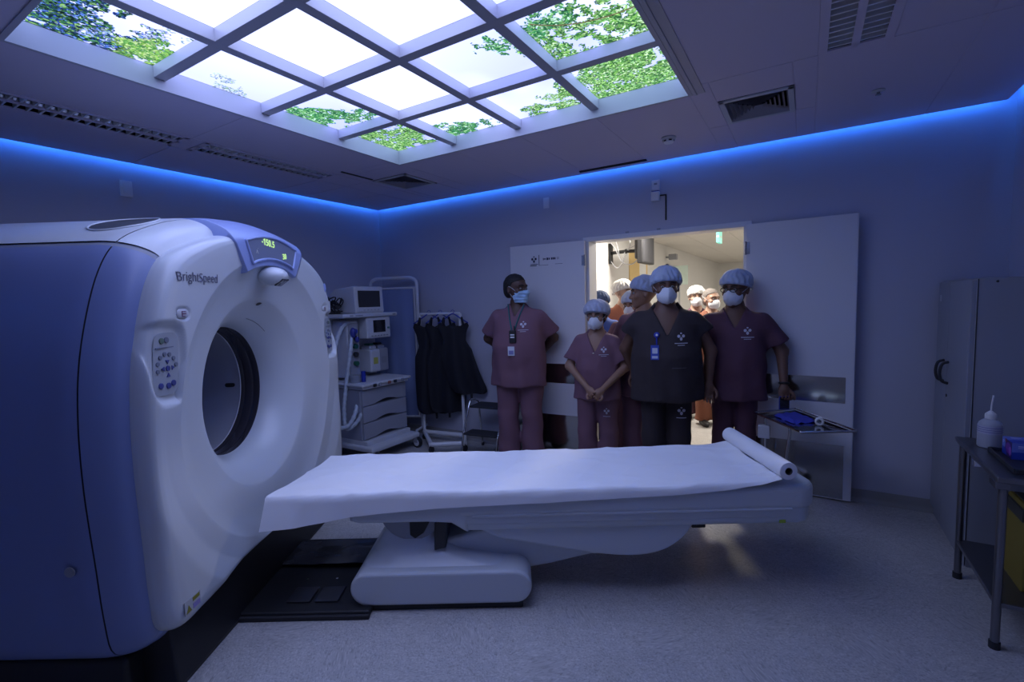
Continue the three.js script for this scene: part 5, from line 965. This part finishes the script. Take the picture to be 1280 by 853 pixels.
  if (o.mask !== 'none') {
    const blue = o.mask === 'surgical';
    const mf = (p) => {
      const x = Math.abs(p[0]); let d;
      if (blue) { d = Math.abs(headField([p[0], p[1], p[2] - 0.010]) - 0.004) - 0.004 + 0.0015 * Math.sin(p[1] * 260); d = smax(d, Math.max(x - 0.066, p[1] + 0.006 + x * 0.15, -0.108 - p[1], 0.012 - p[2]), 0.006); }
      else { d = ell([x, p[1], p[2] + x * 0.42], [0, -0.050, 0.052], [0.066, 0.062, 0.070]); d = Math.max(d, 0.012 + x * 0.18 - p[2], p[1] - 0.006 + x * 0.25); d += 0.0018 * noise3(p[0] * 50, p[1] * 50, p[2] * 50); }
      return d;
    };
    const mk = child('face_mask', inHead(net((x, y, z) => mf([x, y, z]), [-0.085, -0.125, -0.01], [0.085, 0.02, 0.145], 0.0044)), blue ? MASKB : MASKW);
    for (const s of [-1, 1]) ring('ear_loop', blue ? [[s * 0.062, -0.02, 0.05], [s * 0.075, 0.01, 0.015], [s * 0.083, 0.02, -0.012], [s * 0.08, -0.02, -0.012], [s * 0.062, -0.085, 0.035]] : [[s * 0.058, -0.025, 0.045], [s * 0.078, 0.0, 0.01], [s * 0.086, 0.03, -0.04], [s * 0.06, 0.05, -0.10]], 0.0018, STRAP, mk);
  }
  if (o.cap) {
    const cm = o.capMat ?? CAPM, pf = o.capPuff ?? 1;
    const cf = (p) => {
      let d = ell(p, [0, 0.052, -0.022], [0.101 * pf, 0.090 * pf, 0.120 * pf]); const an = Math.atan2(p[0], p[2] + 0.02), v = clamp((0.13 - p[1]) / 0.1);
      d += 0.004 * Math.sin(an * 17 + p[1] * 30 + 3 * noise3(p[0] * 20, p[1] * 20, 5) + ph) * (0.35 + 0.65 * v) + 0.006 * noise3(p[0] * 34 + ph, p[1] * 34, p[2] * 34);
      const cut = 0.018 + 0.30 * p[2] - (p[1]);                    // elastic edge: low at the nape, above the brow in front
      return Math.max(d, cut + 0.004);
    };
    const c = child('bouffant_cap', inHead(net((x, y, z) => cf([x, y, z]), [-0.14, -0.06, -0.175], [0.14, 0.17, 0.135], 0.005)), cm);
    const pts = []; for (let k = 0; k < 28; k++) { const a = k / 28 * 6.2832, x = 0.092 * Math.sin(a), z = -0.022 + 0.110 * Math.cos(a); pts.push([x, 0.023 + 0.30 * z, z]); }
    child('elastic_edge', inHead(tube(pts, 0.0065, 70, 6, true)), cm, c);
  } else {
    const hf = (p) => Math.max(smin(ell(p, [0, 0.036, -0.024], [0.081, 0.090, 0.101]), ell(p, [0, -0.02, -0.055], [0.07, 0.06, 0.06]), 0.03) + 0.0025 * noise3(p[0] * 90, p[1] * 90, p[2] * 90), Math.min(Math.max(0.066 - p[1] + (p[2] - 0.05) * 0.4, p[2] - 0.12), Math.max(p[2] + 0.004 - (p[1] - 0.0) * 0.35, -0.07 - p[1])), -headField(p) - 0.006);
    child('hair', inHead(net((x, y, z) => hf([x, y, z]), [-0.11, -0.11, -0.15], [0.11, 0.145, 0.12], 0.0044)), o.hairMat ?? HAIR);
  }
  if (o.underHair) child('hair', inHead(net((x, y, z) => { const p = [x, y, z]; return Math.max(ell(p, [0, 0.02, -0.035], [0.088, 0.10, 0.10]), p[2] - 0.03, -0.085 - p[1], -headField(p) - 0.008); }, [-0.11, -0.1, -0.15], [0.11, 0.13, 0.06], 0.006)), HAIR);
  if (o.glasses) {
    const gl = part('glasses', M([-1, 1].map((s) => inHead(tube([0, 1, 2, 3, 4, 5, 6, 7].map((k) => { const a = k / 8 * 6.2832; return [s * 0.033 + 0.025 * Math.cos(a), 0.004 + 0.016 * Math.sin(a), 0.098 - Math.abs(s * 0.033 + 0.025 * Math.cos(a)) * 0.12]; }), 0.0026, 40, 6, true))).concat([inHead(tube([[-0.009, 0.008, 0.099], [0, 0.011, 0.101], [0.009, 0.008, 0.099]], 0.0024, 8, 6))])), BLACK, g); gl.geometry.scale(K, K, K);
    for (const s of [-1, 1]) ring('temple', [[s * 0.058, 0.008, 0.090], [s * 0.074, 0.010, 0.04], [s * 0.080, 0.006, -0.01]], 0.0025, BLACK, gl);
  }
  return { g, K, topF, surf, stick, child, arms, inHead };
}
const badgeM = mat([0.62, 0.64, 0.70], 0.4);

// man by the left door leaf: bare headed, hands behind the back, looking to the doorway
{
  const r = person({ label: 'bareheaded man in mauve scrubs and surgical mask, hands behind back', x: 2.13, z: 0.40, h: 1.75, turn: 0.30, head: [1.05, 0.02], fat: 0.045, wide: 1.12, skin: 'dark', top: 'mauve', mask: 'surgical', vneck: 1.36, hem: 0.74,
    arms: { l: [[0.30, 1.16, -0.12], [0.12, 0.95, -0.24], 0, 0.5], r: [[-0.315, 1.16, -0.10], [-0.12, 0.95, -0.25], 0, 0.5] } });
  const G = mat([0.01, 0.13, 0.13], 0.6), L = (s) => [0, 1, 2, 3, 4, 5].map((k) => { const x = s * mix(0.075, 0.008, k / 5), y = mix(1.475, 1.235, k / 5); return [x, y, (k ? r.surf(x, y) : 0.05) + 0.006]; });
  const ln = r.child('lanyard', M([tube(L(-1), 0.006, 30, 6), tube(L(1), 0.006, 30, 6)]), G);
  const z = r.surf(0.0, 1.20) + 0.012;
  r.child('radio', M([bx(-0.03, 0.03, 1.14, 1.25, z - 0.008, z + 0.014, 0.008), bx(0.012, 0.022, 1.25, 1.29, z, z + 0.008, 0.003)]), BLACK, ln);
  r.child('radio_label', M([bx(-0.018, 0.018, 1.185, 1.197, z + 0.0135, z + 0.0155), bx(-0.018, 0.018, 1.207, 1.217, z + 0.0135, z + 0.0155)]), WHITE, ln);
  const z2 = r.surf(-0.015, 1.07) + 0.006; r.child('badge', bx(-0.045, 0.015, 1.03, 1.11, z2 - 0.002, z2 + 0.002, 0.001), badgeM); r.child('badge_print', bx(-0.036, 0.006, 1.04, 1.075, z2 + 0.002, z2 + 0.0028), mat([0.2, 0.2, 0.42], 0.5));
}
// short woman in front of the doorway, hands clasped
{
  const r = person({ label: 'short woman in mauve scrubs with clasped hands before the doorway', x: 2.885, z: 0.40, h: 1.475, turn: 0.22, head: [-0.12, 0.03], fat: 0.02, wide: 0.98, skin: 'tan', top: 'mauve', mask: 'n95', cap: true, capMat: mat([0.50, 0.54, 0.66], 0.8, { transmission: 0.2, thickness: 0 }), capPuff: 1.12, underHair: true, vneck: 1.27, thighEmblem: [0.10, 0.70],
    arms: { l: [[0.275, 1.12, 0.02], [0.075, 0.925, 0.235], 0.4, 0.55], r: [[-0.275, 1.12, 0.02], [-0.055, 0.935, 0.225], -0.4, 0.6] }, hem: 0.80 });
  r.child('necklace_pendant', ball(-0.01, 1.262, r.surf(-0.01, 1.262) + 0.004, 0.012, 0.006, 0.004, 10, 6), mat([0.6, 0.55, 0.45], 0.25, { metalness: 1 }));
}
// person behind her in a patterned cap
person({ label: 'person in patterned dark cap and blue clothes behind the short woman', x: 2.57, z: -0.50, h: 1.57, turn: 0.45, head: [0.2, 0.05], skin: 'tan', top: 'blue', mask: 'surgical', cap: true, capMat: mat([0.06, 0.10, 0.22], 0.8), emblem: false });
// person in orange further back
person({ label: 'person in an orange top and pale cap in the corridor', x: 2.60, z: -1.15, h: 1.70, turn: 0.7, head: [0.5, 0.0], skin: 'fair', top: 'orange', mask: 'none', cap: true, capMat: mat([0.62, 0.60, 0.58], 0.8), emblem: false, far: true });
// woman between the short woman and the vest man
person({ label: 'masked woman in dark plum scrubs looking over the short woman', x: 2.95, z: -0.34, h: 1.555, turn: 0.15, head: [-0.25, 0.12], skin: 'tan', top: 'plum', mask: 'n95', cap: true, fat: 0.01, vneck: 1.30, emblem: false });
// man in profile with a blue cap
person({ label: 'man in mauve scrubs with blue cap, face turned left, behind the vest', x: 3.19, z: 0.10, h: 1.675, turn: -0.25, head: [-0.95, 0.05], skin: 'tan', top: 'mauve', pants: 'mauve', mask: 'none', cap: true, fat: 0.035, wide: 1.1, emblem: false, thighEmblem: [0.07, 0.72], hem: 0.70,
  arms: { r: [[-0.28, 1.14, -0.02], [-0.22, 0.92, 0.10], 0, 0.4], l: [[0.25, 1.13, -0.05], [0.22, 0.9, 0.0], 0, 0.4] } });
// man in the dark vest, nearest the couch
{
  const r = person({ label: 'large man in a dark vest with white mask, nearest the couch', x: 3.485, z: 0.56, h: 1.71, turn: 0.30, head: [0.06, 0.05], fat: 0.042, wide: 1.16, legs: 0.86, skin: 'brown', top: 'vest', pants: 'vest', vest: true, mask: 'n95', cap: true, vneck: 1.25, sleeve: 0.45, emblemX: 0.09, emblemY: 1.255, hem: 0.77, thighEmblem: [0.10, 0.70],
    arms: { l: [[0.315, 1.13, -0.03], [0.30, 0.89, 0.0], 0, 0.4], r: [[-0.30, 1.14, -0.12], [-0.24, 0.94, -0.20], 0, 0.4] } });
  const z = r.surf(-0.075, 1.245) + 0.008; const c = r.child('badge_clip', M([ball(-0.075, 1.265, r.surf(-0.075, 1.265) + 0.006, 0.021, 0.021, 0.008, 18, 10), bx(-0.081, -0.072, 1.19, 1.25, z - 0.002, z + 0.002)]), BLUEPLASTIC);
  r.child('clip_button', ball(-0.075, 1.265, r.surf(-0.075, 1.265) + 0.014, 0.009, 0.009, 0.004, 12, 8), WHITE, c);
  const z2 = r.surf(-0.09, 1.14) + 0.010, b = r.child('badge', bx(-0.118, -0.062, 1.09, 1.195, z2 - 0.002, z2 + 0.002, 0.001), mat([0.05, 0.09, 0.42], 0.4)); r.child('badge_print', M([bx(-0.108, -0.072, 1.135, 1.175, z2 + 0.002, z2 + 0.003), bx(-0.110, -0.070, 1.10, 1.118, z2 + 0.002, z2 + 0.003)]), badgeM, b);
  r.child('pocket_seam', r.stick(new THREE.PlaneGeometry(0.10, 0.006, 8, 1), 0.075, 1.03, 0.003), mat([0.10, 0.09, 0.10], 0.8));
}
// man in glasses on the right
{
  const r = person({ label: 'man in dark plum scrubs and glasses before the right door leaf', x: 3.905, z: 0.22, h: 1.675, turn: 0.12, head: [-0.45, 0.05], fat: 0.025, wide: 1.12, legs: 0.80, skin: 'brown', top: 'plum', pants: 'plum', mask: 'n95', cap: true, glasses: true, vneck: 1.31, hem: 0.76,
    arms: { l: [[0.325, 1.13, -0.03], [0.335, 0.88, 0.06], 0.3, 0.9], r: [[-0.30, 1.13, -0.03], [-0.30, 0.88, 0.02], 0, 0.4] } });
  const w = r.arms[0][2]; r.child('wrist_band', (() => { const g = new THREE.TorusGeometry(0.031, 0.008, 8, 24); g.rotateX(Math.PI / 2 - 0.25); g.translate(w[0], w[1] + 0.02, w[2]); return g; })(), BLACK);
  const gp = r.g.position, p = V3(w[0] * r.K, w[1] * r.K, w[2] * r.K).applyAxisAngle(V3(0, 1, 0), 0.12).add(gp);
  const ph = thing('mobile_phone', 'blue-cased phone held in the right man\'s hand by the tray', 'phone', [p.x + 0.005, p.y - 0.125, p.z + 0.055], 0.5); part('case', bx(-0.036, 0.036, -0.035, 0.06, -0.005, 0.005, 0.004), BLUEPLASTIC, ph); part('phone_screen', bx(-0.032, 0.032, -0.03, 0.056, 0.005, 0.0058), SCREEN, ph);
}
// people far back in the corridor
person({ label: 'person with white cap and mask far back in the corridor, left of two', x: 3.22, z: -2.0, h: 1.615, turn: 0.3, skin: 'fair', top: 'plum', mask: 'n95', cap: true, capMat: mat([0.66, 0.66, 0.64], 0.8), emblem: false, far: true });
person({ label: 'grey-haired person with white mask far back in the corridor', x: 3.43, z: -1.75, h: 1.585, turn: 0.5, head: [0.3, 0], skin: 'fair', top: 'rust', mask: 'n95', hairMat: mat([0.16, 0.14, 0.13], 0.8), emblem: false, far: true });
renderer.render(scene, camera);
